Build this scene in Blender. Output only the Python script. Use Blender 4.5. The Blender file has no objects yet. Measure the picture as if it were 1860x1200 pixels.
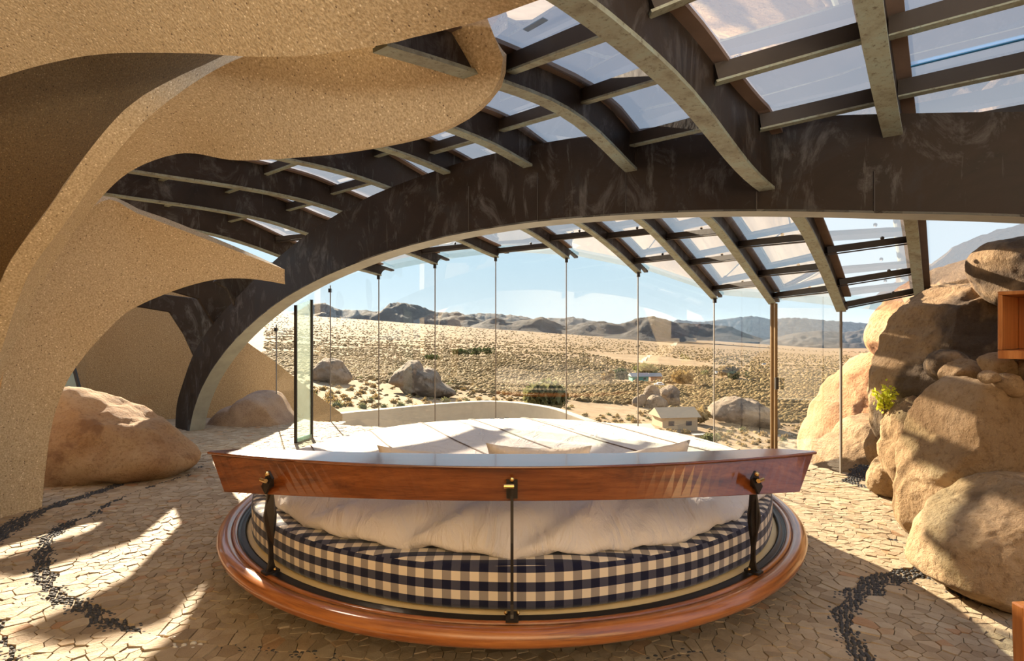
import bpy, bmesh, math, random
import numpy as np
from mathutils import Vector, Matrix, noise as mnoise

random.seed(7)
C = bpy.context.scene.collection
scene = bpy.context.scene
F = 1013.0          # focal length in pixels of the 1860x1200 frame
H = 1.42            # eye height

# ------------------------------------------------------------------ camera
cam_data = bpy.data.cameras.new('camera')
cam_data.sensor_width = 36.0
cam_data.lens = F / 1860.0 * 36.0
cam_data.clip_start = 0.05
cam_data.clip_end = 60000
cam = bpy.data.objects.new('camera', cam_data)
cam.location = (0, 0, H)
cam.rotation_euler = (math.pi / 2, 0, 0)
C.objects.link(cam)
scene.camera = cam

# ------------------------------------------------------------------ world, sun, exposure
SKY_STRENGTH = 0.80
SUN_STRENGTH = 17.0
SUN_ELEV = math.radians(22.0)
SUN_DIR = Vector((-math.sin(math.radians(25.0)), math.cos(math.radians(25.0)), 0.0))      # towards the sun, in plan
scene.view_settings.view_transform = 'Standard'
scene.view_settings.look = 'None'
scene.view_settings.gamma = 1.0
scene.view_settings.use_curve_mapping = False
scene.view_settings.exposure = 0.56

world = bpy.data.worlds.new('world')
scene.world = world
world.use_nodes = True
wn = world.node_tree
wn.nodes.clear()
wo = wn.nodes.new('ShaderNodeOutputWorld')
wb = wn.nodes.new('ShaderNodeBackground')
wr = wn.nodes.new('ShaderNodeValToRGB')
wx = wn.nodes.new('ShaderNodeSeparateXYZ')
wg = wn.nodes.new('ShaderNodeTexCoord')
wn.links.new(wg.outputs['Generated'], wx.inputs[0])
wn.links.new(wx.outputs['Z'], wr.inputs[0])
wn.links.new(wr.outputs[0], wb.inputs[0])
wn.links.new(wb.outputs[0], wo.inputs[0])
e = wr.color_ramp.elements
e[0].position = 0.0
e[0].color = (0.66, 0.77, 0.83, 1)
e[1].position = 1.0
e[1].color = (0.50, 0.56, 0.74, 1)
m1 = wr.color_ramp.elements.new(0.12)
m1.color = (0.56, 0.74, 0.86, 1)
m2 = wr.color_ramp.elements.new(0.4)
m2.color = (0.50, 0.62, 0.80, 1)
wb.inputs[1].default_value = SKY_STRENGTH

sun_data = bpy.data.lights.new('sun', 'SUN')
sun_data.energy = SUN_STRENGTH
sun_data.angle = math.radians(0.6)
sun_data.color = (1.0, 0.82, 0.60)
sun = bpy.data.objects.new('sun', sun_data)
to_sun = Vector((SUN_DIR.x * math.cos(SUN_ELEV), SUN_DIR.y * math.cos(SUN_ELEV), math.sin(SUN_ELEV)))
sun.rotation_euler = to_sun.to_track_quat('Z', 'Y').to_euler()
sun.location = (-10, 20, 20)
C.objects.link(sun)

# added fill: an unseen soft uplight behind the viewer that brightens the interior
rear = bpy.data.lights.new('rear_fill_light', 'AREA')
rear.shape = 'RECTANGLE'
rear.size = 6.0
rear.size_y = 2.2
rear.energy = 560
rear.color = (1.0, 0.93, 0.82)
rear_o = bpy.data.objects.new('rear_fill_light', rear)
rear_o.location = (0.6, -2.6, 1.62)
rear_o.rotation_euler = (math.pi, 0, 0)
C.objects.link(rear_o)

# ------------------------------------------------------------------ geometry helpers
TH = math.atan2(0.616, 0.788)
UX, UY = 0.616, 0.788          # direction of the roof ribs in plan
VX, VY = 0.788, -0.616         # across the ribs


def P(X, Y, D):
    return Vector(((X - 930) / F * D, D, H + (600 - Y) / F * D))


def floor_pt(X, Y, z=0.0):
    return P(X, Y, (H - z) * F / (Y - 600))


def PR(X, Y, v):
    p = (X - 930) / F
    return P(X, Y, v / (0.788 * p - 0.616))


def uv_of(q):
    return (UX * q[0] + UY * q[1], VX * q[0] + VY * q[1])


def from_uv(u, v, z):
    return Vector((UX * u + VX * v, UY * u + VY * v, z))


def PB(X, Y, off=0.0):
    p = (X - 930) / F
    return P(X, Y, (3.5 + off) / (0.604 * p + 0.797))


def mesh_obj(name, verts, faces, material=None, parent=None, smooth=False):
    me = bpy.data.meshes.new(name)
    me.from_pydata([tuple(v) for v in verts], [], faces)
    me.update()
    o = bpy.data.objects.new(name, me)
    if material:
        me.materials.append(material)
    C.objects.link(o)
    if parent:
        o.parent = parent
        o.matrix_parent_inverse = parent.matrix_world.inverted() if False else Matrix.Translation(-parent.location)
    if smooth:
        me.polygons.foreach_set('use_smooth', [True] * len(me.polygons))
    return o


def fix_normals(o):
    bm = bmesh.new()
    bm.from_mesh(o.data)
    bmesh.ops.recalc_face_normals(bm, faces=bm.faces)
    bm.to_mesh(o.data)
    bm.free()
    return o


class MB:
    """collects shapes for one mesh"""
    def __init__(self):
        self.v, self.f = [], []

    def add(self, verts, faces):
        n = len(self.v)
        self.v += [Vector(q) for q in verts]
        self.f += [tuple(i + n for i in f) for f in faces]
        return self

    def box(self, c, s, rz=0.0):
        cx, cy, cz = c
        hx, hy, hz = s[0] / 2, s[1] / 2, s[2] / 2
        ca, sa = math.cos(rz), math.sin(rz)
        vs = []
        for dz in (-hz, hz):
            for dx, dy in ((-hx, -hy), (hx, -hy), (hx, hy), (-hx, hy)):
                vs.append((cx + dx * ca - dy * sa, cy + dx * sa + dy * ca, cz + dz))
        return self.add(vs, [(3, 2, 1, 0), (4, 5, 6, 7), (0, 1, 5, 4), (1, 2, 6, 5), (2, 3, 7, 6), (3, 0, 4, 7)])

    def bar(self, a, b, w, h, up=(0, 0, 1)):
        a, b, up = Vector(a), Vector(b), Vector(up)
        d = (b - a).normalized()
        s = d.cross(up)
        s = s.normalized() if s.length > 1e-6 else Vector((1, 0, 0))
        n = s.cross(d).normalized()
        vs = []
        for q in (a, b):
            for i, j in ((-1, -1), (1, -1), (1, 1), (-1, 1)):
                vs.append(q + s * (i * w / 2) + n * (j * h / 2))
        return self.add(vs, [(0, 1, 2, 3), (7, 6, 5, 4), (0, 4, 5, 1), (1, 5, 6, 2), (2, 6, 7, 3), (3, 7, 4, 0)])

    def tube(self, pts, r, n=10, caps=True):
        pts = [Vector(q) for q in pts]
        rs = r if isinstance(r, (list, tuple)) else [r] * len(pts)
        base = len(self.v)
        for i, q in enumerate(pts):
            d = (pts[min(i + 1, len(pts) - 1)] - pts[max(i - 1, 0)]).normalized()
            ref = Vector((0, 0, 1)) if abs(d.z) < 0.9 else Vector((1, 0, 0))
            s = d.cross(ref).normalized()
            t = s.cross(d)
            for k in range(n):
                a = 2 * math.pi * k / n
                self.v.append(q + s * (math.cos(a) * rs[i]) + t * (math.sin(a) * rs[i]))
        for i in range(len(pts) - 1):
            for k in range(n):
                a, b = base + i * n + k, base + i * n + (k + 1) % n
                self.f.append((a, b, b + n, a + n))
        if caps:
            self.f.append(tuple(base + k for k in range(n))[::-1])
            self.f.append(tuple(base + (len(pts) - 1) * n + k for k in range(n)))
        return self

    def sphere(self, c, r, seg=10, rings=6, s=(1, 1, 1)):
        base = len(self.v)
        c = Vector(c)
        for i in range(rings + 1):
            th = math.pi * i / rings
            for k in range(seg):
                a = 2 * math.pi * k / seg
                self.v.append(c + Vector((r * s[0] * math.sin(th) * math.cos(a), r * s[1] * math.sin(th) * math.sin(a), r * s[2] * math.cos(th))))
        for i in range(rings):
            for k in range(seg):
                a, b = base + i * seg + k, base + i * seg + (k + 1) % seg
                self.f.append((a, a + seg, b + seg, b))
        return self

    def prism(self, poly, vec):
        """extrude a planar polygon of 3D points by vec"""
        n = len(poly)
        vec = Vector(vec)
        vs = [Vector(q) for q in poly] + [Vector(q) + vec for q in poly]
        fs = [tuple(range(n))[::-1], tuple(range(n, 2 * n))]
        for i in range(n):
            j = (i + 1) % n
            fs.append((i, j, n + j, n + i))
        return self.add(vs, fs)

    def build(self, name, material=None, parent=None, smooth=False, fix=True):
        o = mesh_obj(name, self.v, self.f, material, parent, smooth)
        if fix:
            fix_normals(o)
        return o


def bevel(o, w=0.01, seg=2, angle=35):
    m = o.modifiers.new('bevel', 'BEVEL')
    m.width = w
    m.segments = seg
    m.limit_method = 'ANGLE'
    m.angle_limit = math.radians(angle)
    return o


def catmull(pts, n):
    """resample a list of vectors to n points along a Catmull-Rom curve (by chord length)"""
    pts = [Vector(q) for q in pts]
    seg = [0.0]
    for a, b in zip(pts, pts[1:]):
        seg.append(seg[-1] + (b - a).length)
    out = []
    for i in range(n):
        s = seg[-1] * i / (n - 1)
        k = 0
        while k < len(pts) - 2 and s > seg[k + 1]:
            k += 1
        t = (s - seg[k]) / max(seg[k + 1] - seg[k], 1e-9)
        p1, p2 = pts[k], pts[k + 1]
        p0 = pts[k - 1] if k > 0 else p1 * 2 - p2
        p3 = pts[k + 2] if k + 2 < len(pts) else p2 * 2 - p1
        out.append(0.5 * ((2 * p1) + (p2 - p0) * t + (2 * p0 - 5 * p1 + 4 * p2 - p3) * t * t + (3 * p1 - p0 - 3 * p2 + p3) * t ** 3))
    return out


def thing(name, label, cat, loc=(0, 0, 0), group=None, kind=None):
    o = bpy.data.objects.new(name, None)
    o.empty_display_size = 0.1
    o.location = loc
    C.objects.link(o)
    o['label'] = label
    o['category'] = cat
    if group:
        o['group'] = group
    if kind:
        o['kind'] = kind
    return o


def tag(o, label, cat, group=None, kind=None):
    o['label'] = label
    o['category'] = cat
    if group:
        o['group'] = group
    if kind:
        o['kind'] = kind
    return o


def structure(o, label=None):
    o['kind'] = 'structure'
    if label:
        o['label'] = label
    return o


def empty_structure(name, loc=(0, 0, 0), label=None):
    o = bpy.data.objects.new(name, None)
    o.location = loc
    C.objects.link(o)
    return structure(o, label)


def set_attr(o, name, vals, domain='FACE'):
    at = o.data.attributes.new(name, 'FLOAT', domain)
    at.data.foreach_set('value', vals)


# ------------------------------------------------------------------ materials
class NT:
    def __init__(self, name):
        self.m = bpy.data.materials.new(name)
        self.m.use_nodes = True
        self.t = self.m.node_tree
        self.t.nodes.clear()
        self.out = self.n('ShaderNodeOutputMaterial')
        self.co = None

    def n(self, kind, **kw):
        nd = self.t.nodes.new(kind)
        for k, v in kw.items():
            setattr(nd, k, v)
        return nd

    def l(self, a, b):
        self.t.links.new(a, b)

    def coords(self, which='Object', scale=(1, 1, 1), rot=(0, 0, 0)):
        tc = self.n('ShaderNodeTexCoord')
        mp = self.n('ShaderNodeMapping')
        mp.inputs['Scale'].default_value = scale
        mp.inputs['Rotation'].default_value = rot
        self.l(tc.outputs[which], mp.inputs[0])
        return mp.outputs[0]

    def world_pos(self):
        g = self.n('ShaderNodeNewGeometry')
        return g.outputs['Position']

    def noise(self, vec, scale, detail=4.0, rough=0.55, dist=0.0):
        nd = self.n('ShaderNodeTexNoise')
        nd.inputs['Scale'].default_value = scale
        nd.inputs['Detail'].default_value = detail
        nd.inputs['Roughness'].default_value = rough
        nd.inputs['Distortion'].default_value = dist
        if vec is not None:
            self.l(vec, nd.inputs['Vector'])
        return nd.outputs['Fac']

    def voronoi(self, vec, scale, feature='F1', rnd=1.0):
        nd = self.n('ShaderNodeTexVoronoi')
        nd.feature = feature
        nd.inputs['Scale'].default_value = scale
        nd.inputs['Randomness'].default_value = rnd
        if vec is not None:
            self.l(vec, nd.inputs['Vector'])
        return nd

    def ramp(self, fac, stops, interp='LINEAR'):
        nd = self.n('ShaderNodeValToRGB')
        cr = nd.color_ramp
        cr.interpolation = interp
        while len(cr.elements) < len(stops):
            cr.elements.new(0.5)
        for el, (p, c) in zip(cr.elements, stops):
            el.position = p
            el.color = (c[0], c[1], c[2], 1) if isinstance(c, (tuple, list)) else (c, c, c, 1)
        self.l(fac, nd.inputs[0])
        return nd.outputs[0]

    def mix(self, fac, a, b, blend='MIX'):
        nd = self.n('ShaderNodeMix')
        nd.data_type = 'RGBA'
        nd.blend_type = blend
        for sock, val in ((nd.inputs[0], fac), (nd.inputs[6], a), (nd.inputs[7], b)):
            if isinstance(val, (int, float)):
                sock.default_value = val
            elif isinstance(val, (tuple, list)):
                sock.default_value = (val[0], val[1], val[2], 1)
            else:
                self.l(val, sock)
        return nd.outputs[2]

    def math(self, op, a, b=None, clamp=False):
        nd = self.n('ShaderNodeMath')
        nd.operation = op
        nd.use_clamp = clamp
        for i, val in enumerate((a, b)):
            if val is None:
                continue
            if isinstance(val, (int, float)):
                nd.inputs[i].default_value = val
            else:
                self.l(val, nd.inputs[i])
        return nd.outputs[0]

    def bump(self, height, strength=0.5, dist=0.01, normal=None):
        nd = self.n('ShaderNodeBump')
        nd.inputs['Strength'].default_value = strength
        nd.inputs['Distance'].default_value = dist
        self.l(height, nd.inputs['Height'])
        if normal is not None:
            self.l(normal, nd.inputs['Normal'])
        return nd.outputs[0]

    def bsdf(self, color, rough=0.8, metallic=0.0, normal=None, coat=0.0, sheen=0.0, spec=None):
        b = self.n('ShaderNodeBsdfPrincipled')
        for sock, val in (('Base Color', color), ('Roughness', rough), ('Metallic', metallic)):
            if isinstance(val, (int, float)):
                b.inputs[sock].default_value = val
            elif isinstance(val, (tuple, list)):
                b.inputs[sock].default_value = (val[0], val[1], val[2], 1)
            else:
                self.l(val, b.inputs[sock])
        if normal is not None:
            self.l(normal, b.inputs['Normal'])
        if coat:
            b.inputs['Coat Weight'].default_value = coat
            b.inputs['Coat Roughness'].default_value = 0.08
        if sheen:
            b.inputs['Sheen Weight'].default_value = sheen
        if spec is not None:
            b.inputs['Specular IOR Level'].default_value = spec
        return b.outputs[0]

    def done(self, shader):
        self.l(shader, self.out.inputs[0])
        return self.m


def mat_shell(name='shell_concrete', tint=None):
    t = NT(name)
    co = t.coords()
    big = t.noise(co, 1.2, 3)
    fine = t.noise(co, 90, 3, 0.65)
    base = t.mix(big, (0.56, 0.44, 0.275), (0.67, 0.55, 0.37))
    base = t.mix(t.ramp(fine, [(0.38, 0.0), (0.62, 1.0)]), t.mix(1.0, base, (0.66, 0.62, 0.56), 'MULTIPLY'), base)
    v = t.voronoi(co, 62)
    light = t.ramp(v.outputs['Distance'], [(0.20, 1.0), (0.34, 0.0)])
    sel = t.n('ShaderNodeSeparateColor')
    t.l(v.outputs['Color'], sel.inputs[0])
    pick = t.ramp(sel.outputs[0], [(0.76, 0.0), (0.80, 1.0)])
    base = t.mix(t.math('MULTIPLY', light, pick), base, (0.84, 0.72, 0.52))
    pick2 = t.ramp(sel.outputs[1], [(0.90, 0.0), (0.92, 1.0)])
    base = t.mix(t.math('MULTIPLY', light, pick2), base, (0.16, 0.11, 0.07))
    stain = t.ramp(t.noise(t.coords(scale=(1, 1, 2)), 0.9, 2), [(0.70, 0.0), (0.78, 1.0)])
    base = t.mix(t.math('MULTIPLY', stain, 0.35), base, (0.45, 0.22, 0.08))
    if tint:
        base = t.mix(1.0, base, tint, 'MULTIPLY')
    n1 = t.bump(fine, 0.5, 0.008)
    n2 = t.bump(v.outputs['Distance'], 0.45, 0.006, n1)
    return t.done(t.bsdf(base, 0.85, 0, n2, spec=0.25))


def mat_bronze():
    t = NT('aged_bronze')
    co = t.coords()
    a = t.noise(co, 2.2, 7, 0.68, 0.6)
    c = t.noise(t.coords(scale=(1, 1, 0.6)), 3.4, 7, 0.72, 1.2)
    b = t.noise(t.coords(scale=(1.6, 1.6, 0.22)), 7, 6, 0.7, 0.5)
    base = t.ramp(a, [(0.32, (0.014, 0.009, 0.006)), (0.52, (0.026, 0.017, 0.012)), (0.70, (0.032, 0.030, 0.030))])
    base = t.mix(t.math('MULTIPLY', t.ramp(c, [(0.52, 0.0), (0.74, 1.0)]), 0.6), base, (0.19, 0.185, 0.185))
    base = t.mix(t.math('MULTIPLY', t.ramp(b, [(0.60, 0.0), (0.76, 1.0)]), 0.45), base, (0.26, 0.26, 0.25))
    fine = t.noise(co, 40, 3)
    return t.done(t.bsdf(base, t.ramp(a, [(0.3, 0.45), (0.7, 0.65)]), 0.1, t.bump(fine, 0.15, 0.004), spec=0.3))


def mat_patina():
    t = NT('green_patina')
    co = t.coords()
    a = t.noise(co, 9, 6, 0.7)
    b = t.noise(co, 45, 4, 0.7)
    base = t.ramp(a, [(0.3, (0.15, 0.135, 0.095)), (0.5, (0.25, 0.265, 0.205)), (0.7, (0.26, 0.32, 0.275))])
    base = t.mix(t.ramp(b, [(0.56, 0.0), (0.70, 1.0)]), base, (0.09, 0.07, 0.045))
    return t.done(t.bsdf(base, 0.6, 0.1, t.bump(b, 0.3, 0.004)))


def mat_simple(name, col, rough=0.6, metallic=0.0, var=0.15, scale=12, bump=0.15, coat=0.0, spec=None):
    t = NT(name)
    co = t.coords()
    a = t.noise(co, scale, 5, 0.6)
    lo = tuple(c * (1 - var) for c in col)
    hi = tuple(min(1, c * (1 + var)) for c in col)
    base = t.mix(a, lo, hi)
    return t.done(t.bsdf(base, rough, metallic, t.bump(a, bump, 0.01), coat=coat, spec=spec))


def mat_wood(name, dark, mid, light, axis='X', rough=0.28, coat=0.6, scale=1.0):
    t = NT(name)
    s = {'X': (0.6, 9, 9), 'Y': (9, 0.6, 9), 'Z': (9, 9, 0.6)}[axis]
    co = t.coords(scale=tuple(q * scale for q in s))
    a = t.noise(co, 2.2, 6, 0.65, 0.6)
    g = t.noise(t.coords(scale=tuple(q * scale * 5 for q in s)), 2.5, 4, 0.7)
    base = t.ramp(a, [(0.3, dark), (0.5, mid), (0.72, light)])
    base = t.mix(t.math('MULTIPLY', t.ramp(g, [(0.5, 0.0), (0.75, 1.0)]), 0.55), base, dark)
    return t.done(t.bsdf(base, rough, 0, t.bump(g, 0.05, 0.003), coat=coat))


def mat_rim_wood():
    t = NT('rim_wood')
    tc = t.n('ShaderNodeTexCoord')
    mp = t.n('ShaderNodeMapping')
    mp.inputs['Scale'].default_value = (1.2, 22, 1)
    t.l(tc.outputs['UV'], mp.inputs[0])
    a = t.noise(mp.outputs[0], 2.0, 6, 0.65, 0.5)
    base = t.ramp(a, [(0.3, (0.15, 0.040, 0.008)), (0.52, (0.33, 0.105, 0.022)), (0.75, (0.48, 0.19, 0.045))])
    return t.done(t.bsdf(base, 0.28, 0, coat=0.6))


def mat_gingham():
    t = NT('gingham_cloth')
    tc = t.n('ShaderNodeTexCoord')
    sp = t.n('ShaderNodeSeparateXYZ')
    t.l(tc.outputs['UV'], sp.inputs[0])
    fx = t.math('GREATER_THAN', t.math('FRACT', sp.outputs[0]), 0.5)
    fy = t.math('GREATER_THAN', t.math('FRACT', sp.outputs[1]), 0.5)
    # both on: navy; row only: slate; column only: greige; none: cream
    c_off = t.mix(fx, (0.66, 0.56, 0.43), (0.27, 0.23, 0.20))
    c_on = t.mix(fx, (0.055, 0.055, 0.082), (0.007, 0.008, 0.026))
    base = t.mix(fy, c_off, c_on)
    mp = t.n('ShaderNodeMapping')
    mp.inputs['Scale'].default_value = (40, 40, 40)
    t.l(tc.outputs['UV'], mp.inputs[0])
    w = t.noise(mp.outputs[0], 6, 2)
    return t.done(t.bsdf(base, 0.9, 0, t.bump(w, 0.15, 0.002), sheen=0.2, spec=0.15))


def mat_linen(name, col, bscale=3.0, bstr=0.5):
    t = NT(name)
    co = t.coords(scale=(1.6, 0.7, 1.0), rot=(0, 0, 0.5))
    a = t.noise(co, bscale, 5, 0.55, 1.2)
    f = t.noise(t.coords(), 160, 2)
    n1 = t.bump(a, bstr, 0.05)
    n2 = t.bump(f, 0.08, 0.002, n1)
    return t.done(t.bsdf(col, 0.85, 0, n2, sheen=0.15, spec=0.2))


def mat_glass(name, tint, dust=0.0, dustcol=(0.8, 0.8, 0.8), refl=1.0):
    t = NT(name)
    tr = t.n('ShaderNodeBsdfTransparent')
    tr.inputs[0].default_value = (*tint, 1)
    gl = t.n('ShaderNodeBsdfGlossy')
    gl.inputs['Roughness'].default_value = 0.0
    gl.inputs['Color'].default_value = (1, 1, 1, 1)
    fr = t.n('ShaderNodeFresnel')
    fr.inputs['IOR'].default_value = 1.5
    mx = t.n('ShaderNodeMixShader')
    t.l(t.math('MULTIPLY', fr.outputs[0], refl), mx.inputs[0])
    t.l(tr.outputs[0], mx.inputs[1])
    t.l(gl.outputs[0], mx.inputs[2])
    sh = mx.outputs[0]
    if dust > 0:
        df = t.n('ShaderNodeBsdfDiffuse')
        df.inputs[0].default_value = (*dustcol, 1)
        tl = t.n('ShaderNodeBsdfTranslucent')
        tl.inputs[0].default_value = (*dustcol, 1)
        m2 = t.n('ShaderNodeMixShader')
        m2.inputs[0].default_value = 0.3
        t.l(df.outputs[0], m2.inputs[1])
        t.l(tl.outputs[0], m2.inputs[2])
        co = t.coords(scale=(1, 1, 1))
        d = t.noise(co, 0.8, 5, 0.6, 0.6)
        m3 = t.n('ShaderNodeMixShader')
        t.l(t.math('MULTIPLY', t.ramp(d, [(0.3, 0.55), (0.7, 1.0)]), dust), m3.inputs[0])
        t.l(sh, m3.inputs[1])
        t.l(m2.outputs[0], m3.inputs[2])
        sh = m3.outputs[0]
    return t.done(sh)


def mat_rock(name, c1, c2, c3, varnish=0.0, vcol=(0.12, 0.085, 0.06), speck=0.6, scale=1.0):
    t = NT(name)
    co = t.coords()
    a = t.noise(co, 1.6 * scale, 6, 0.62, 0.3)
    b = t.noise(co, 26 * scale, 5, 0.7)
    base = t.ramp(a, [(0.3, c1), (0.5, c2), (0.7, c3)])
    base = t.mix(t.math('MULTIPLY', t.ramp(b, [(0.5, 0.0), (0.68, 1.0)]), speck), base, t.mix(1.0, base, (0.45, 0.38, 0.32), 'MULTIPLY'))
    if varnish > 0:
        vz = t.noise(t.coords(scale=(1, 1, 0.7)), 1.15 * scale, 5, 0.6, 0.5)
        vm = t.ramp(vz, [(0.62 - varnish * 0.35, 0.0), (0.68 - varnish * 0.35, 1.0)])
        base = t.mix(t.math('MULTIPLY', vm, 0.85), base, vcol)
    n1 = t.bump(t.noise(co, 7 * scale, 8, 0.7), 0.8, 0.06 / scale)
    n2 = t.bump(b, 0.9, 0.022 / scale, n1)
    return t.done(t.bsdf(base, 0.92, 0, n2, spec=0.2))


def mat_floor_stone():
    t = NT('floor_stone')
    at = t.n('ShaderNodeAttribute')
    at.attribute_name = 'tone'
    co = t.world_pos()
    a = t.noise(co, 9, 5, 0.65)
    base = t.ramp(at.outputs['Fac'], [(0.0, (0.29, 0.215, 0.135)), (0.35, (0.38, 0.295, 0.195)), (0.7, (0.45, 0.365, 0.255)), (0.93, (0.42, 0.30, 0.18)), (1.0, (0.39, 0.23, 0.125))])
    base = t.mix(t.ramp(a, [(0.35, 0.0), (0.7, 0.55)]), base, t.mix(1.0, base, (0.62, 0.56, 0.50), 'MULTIPLY'))
    f = t.noise(co, 45, 4, 0.7)
    n1 = t.bump(a, 0.6, 0.02)
    return t.done(t.bsdf(base, 0.8, 0, t.bump(f, 0.4, 0.006, n1), spec=0.3))


def mat_ground():
    t = NT('desert_ground')
    co = t.world_pos()
    a = t.noise(co, 0.05, 8, 0.6)
    b = t.noise(co, 0.35, 5, 0.6)
    base = t.ramp(a, [(0.3, (0.22, 0.155, 0.092)), (0.55, (0.32, 0.24, 0.155)), (0.75, (0.43, 0.345, 0.24))])
    sh = t.ramp(b, [(0.50, 0.0), (0.62, 1.0)])
    base = t.mix(t.math('MULTIPLY', sh, 0.55), base, (0.19, 0.12, 0.05))
    c = t.noise(co, 0.012, 6, 0.6)
    base = t.mix(t.ramp(c, [(0.42, 0.0), (0.62, 0.6)]), base, (0.24, 0.15, 0.07))
    # the open plain beyond the house is grown over with brown brush
    sp = t.n('ShaderNodeSeparateXYZ')
    t.l(co, sp.inputs[0])
    far = t.ramp(t.math('MULTIPLY', sp.outputs[1], 1 / 3000), [(0.07, 0.0), (0.5, 0.85)])
    d = t.noise(co, 0.02, 6, 0.7)
    brush = t.ramp(d, [(0.3, (0.13, 0.082, 0.035)), (0.5, (0.20, 0.13, 0.065)), (0.7, (0.30, 0.215, 0.125))])
    base = t.mix(far, base, brush)
    return t.done(t.bsdf(base, 0.95, 0, t.bump(b, 0.4, 0.6), spec=0.1))


def mat_leaf(name, c1, c2):
    t = NT(name)
    oi = t.n('ShaderNodeObjectInfo')
    g = t.n('ShaderNodeNewGeometry')
    r = t.math('FRACT', t.math('ADD', oi.outputs['Random'], g.outputs['Random Per Island']))
    base = t.mix(r, c1, c2)
    b = t.bsdf(base, 0.8, 0, spec=0.15)
    tl = t.n('ShaderNodeBsdfTranslucent')
    t.l(base, tl.inputs[0])
    mx = t.n('ShaderNodeMixShader')
    mx.inputs[0].default_value = 0.3
    t.l(b, mx.inputs[1])
    t.l(tl.outputs[0], mx.inputs[2])
    return t.done(mx.outputs[0])


M = {}
M['shell'] = mat_shell()
M['bronze'] = mat_bronze()
M['wall_shaded'] = mat_shell('shaded_wall_shell', (0.66, 0.56, 0.44))  # shell concrete with the far wall's shade put into the tint
M['web'] = mat_shell('shaded_shell_concrete', (0.27, 0.21, 0.13))  # same shell concrete, the shade of the recess darkened into its colour
M['overhang_glass'] = mat_glass('overhang_glass', (0.78, 0.87, 0.85), 0.04, (0.55, 0.64, 0.62), 0.3)
M['tape'] = mat_simple('blue_tape', (0.03, 0.22, 0.50), 0.5)
M['patina'] = mat_patina()
M['purlin'] = mat_simple('purlin_bronze', (0.035, 0.026, 0.020), 0.5, 0.2, 0.3)
M['flange'] = mat_simple('dusty_brown_flange', (0.16, 0.11, 0.085), 0.7, 0.0, 0.3, 8)
M['beam_soffit'] = mat_simple('pale_beam_soffit', (0.31, 0.315, 0.28), 0.7, 0, 0.35, 5)
M['head_wood'] = mat_wood('headboard_wood', (0.07, 0.014, 0.004), (0.17, 0.045, 0.010), (0.26, 0.078, 0.018), 'X', 0.22, 0.8)
M['rim_wood'] = mat_rim_wood()
M['cab_wood'] = mat_wood('cabinet_wood', (0.36, 0.12, 0.03), (0.52, 0.20, 0.055), (0.66, 0.30, 0.10), 'Z', 0.35, 0.3)
M['cab_back'] = mat_wood('cabinet_back_wood', (0.30, 0.09, 0.025), (0.42, 0.14, 0.035), (0.50, 0.19, 0.05), 'Z', 0.35, 0.3)
M['gingham'] = mat_gingham()
M['duvet'] = mat_linen('white_duvet_cloth', (0.61, 0.55, 0.505), 4.0, 0.8)
M['pillow'] = mat_linen('pillow_cloth', (0.66, 0.56, 0.46), 8.0, 0.35)
M['cream'] = mat_simple('cream_board', (0.60, 0.46, 0.24), 0.5, 0, 0.1)
M['black_metal'] = mat_simple('black_metal', (0.030, 0.024, 0.020), 0.4, 0.5, 0.2)
M['dark'] = mat_simple('dark_plinth', (0.04, 0.03, 0.02), 0.7)
M['brass'] = mat_simple('brass', (0.75, 0.50, 0.20), 0.25, 1.0, 0.1)
M['brass_frame'] = mat_simple('aged_brass_frame', (0.22, 0.14, 0.065), 0.35, 0.6, 0.2)
M['joint'] = mat_simple('glass_joint', (0.20, 0.18, 0.16), 0.5)
M['wall_glass'] = mat_glass('wall_glass', (0.90, 0.93, 0.92), 0.0, refl=1.8)
M['roof_glass'] = mat_glass('dusty_roof_glass', (0.95, 0.96, 0.99), 0.14, (0.80, 0.79, 0.82), 0.6)
M['green_glass'] = mat_glass('green_edge_glass', (0.80, 0.93, 0.87), 0.42, (0.62, 0.78, 0.68))
M['stone'] = mat_floor_stone()
M['grout'] = mat_simple('floor_grout', (0.30, 0.225, 0.145), 0.9, 0, 0.3, 30)
M['pebble'] = mat_simple('black_pebble', (0.060, 0.060, 0.063), 0.8, 0, 0.5, 20, spec=0.15)
M['glint_pebble'] = mat_simple('glint_pebble', (0.62, 0.58, 0.50), 0.45, 0, 0.2, 20)  # black pebbles in the sun, their white glint put into the colour
M['rock'] = mat_rock('tan_granite', (0.27, 0.165, 0.08), (0.38, 0.255, 0.14), (0.48, 0.35, 0.22), 0.12, (0.16, 0.105, 0.06))
M['rock_varnish'] = mat_rock('varnished_granite', (0.28, 0.175, 0.09), (0.38, 0.26, 0.145), (0.48, 0.35, 0.22), 0.46, (0.085, 0.062, 0.045))
M['rock_orange'] = mat_rock('orange_granite', (0.42, 0.20, 0.09), (0.52, 0.28, 0.14), (0.58, 0.37, 0.21), 0.1, (0.25, 0.12, 0.06))
M['rock_left'] = mat_rock('brown_granite', (0.27, 0.15, 0.075), (0.37, 0.235, 0.13), (0.46, 0.33, 0.20), 0.08, (0.20, 0.11, 0.06), speck=0.6, scale=1.3)
M['rock_far'] = mat_rock('far_granite', (0.20, 0.15, 0.105), (0.28, 0.215, 0.155), (0.35, 0.28, 0.205), 0.25, (0.13, 0.10, 0.075), scale=0.35)
M['gravel'] = mat_rock('gravel_mound', (0.30, 0.21, 0.15), (0.38, 0.28, 0.20), (0.44, 0.33, 0.24), 0.0, scale=3)
M['ground'] = mat_ground()
M['mountain'] = mat_rock('mountain_rock', (0.034, 0.031, 0.031), (0.055, 0.049, 0.047), (0.095, 0.080, 0.070), 0.0, scale=0.004)
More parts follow.
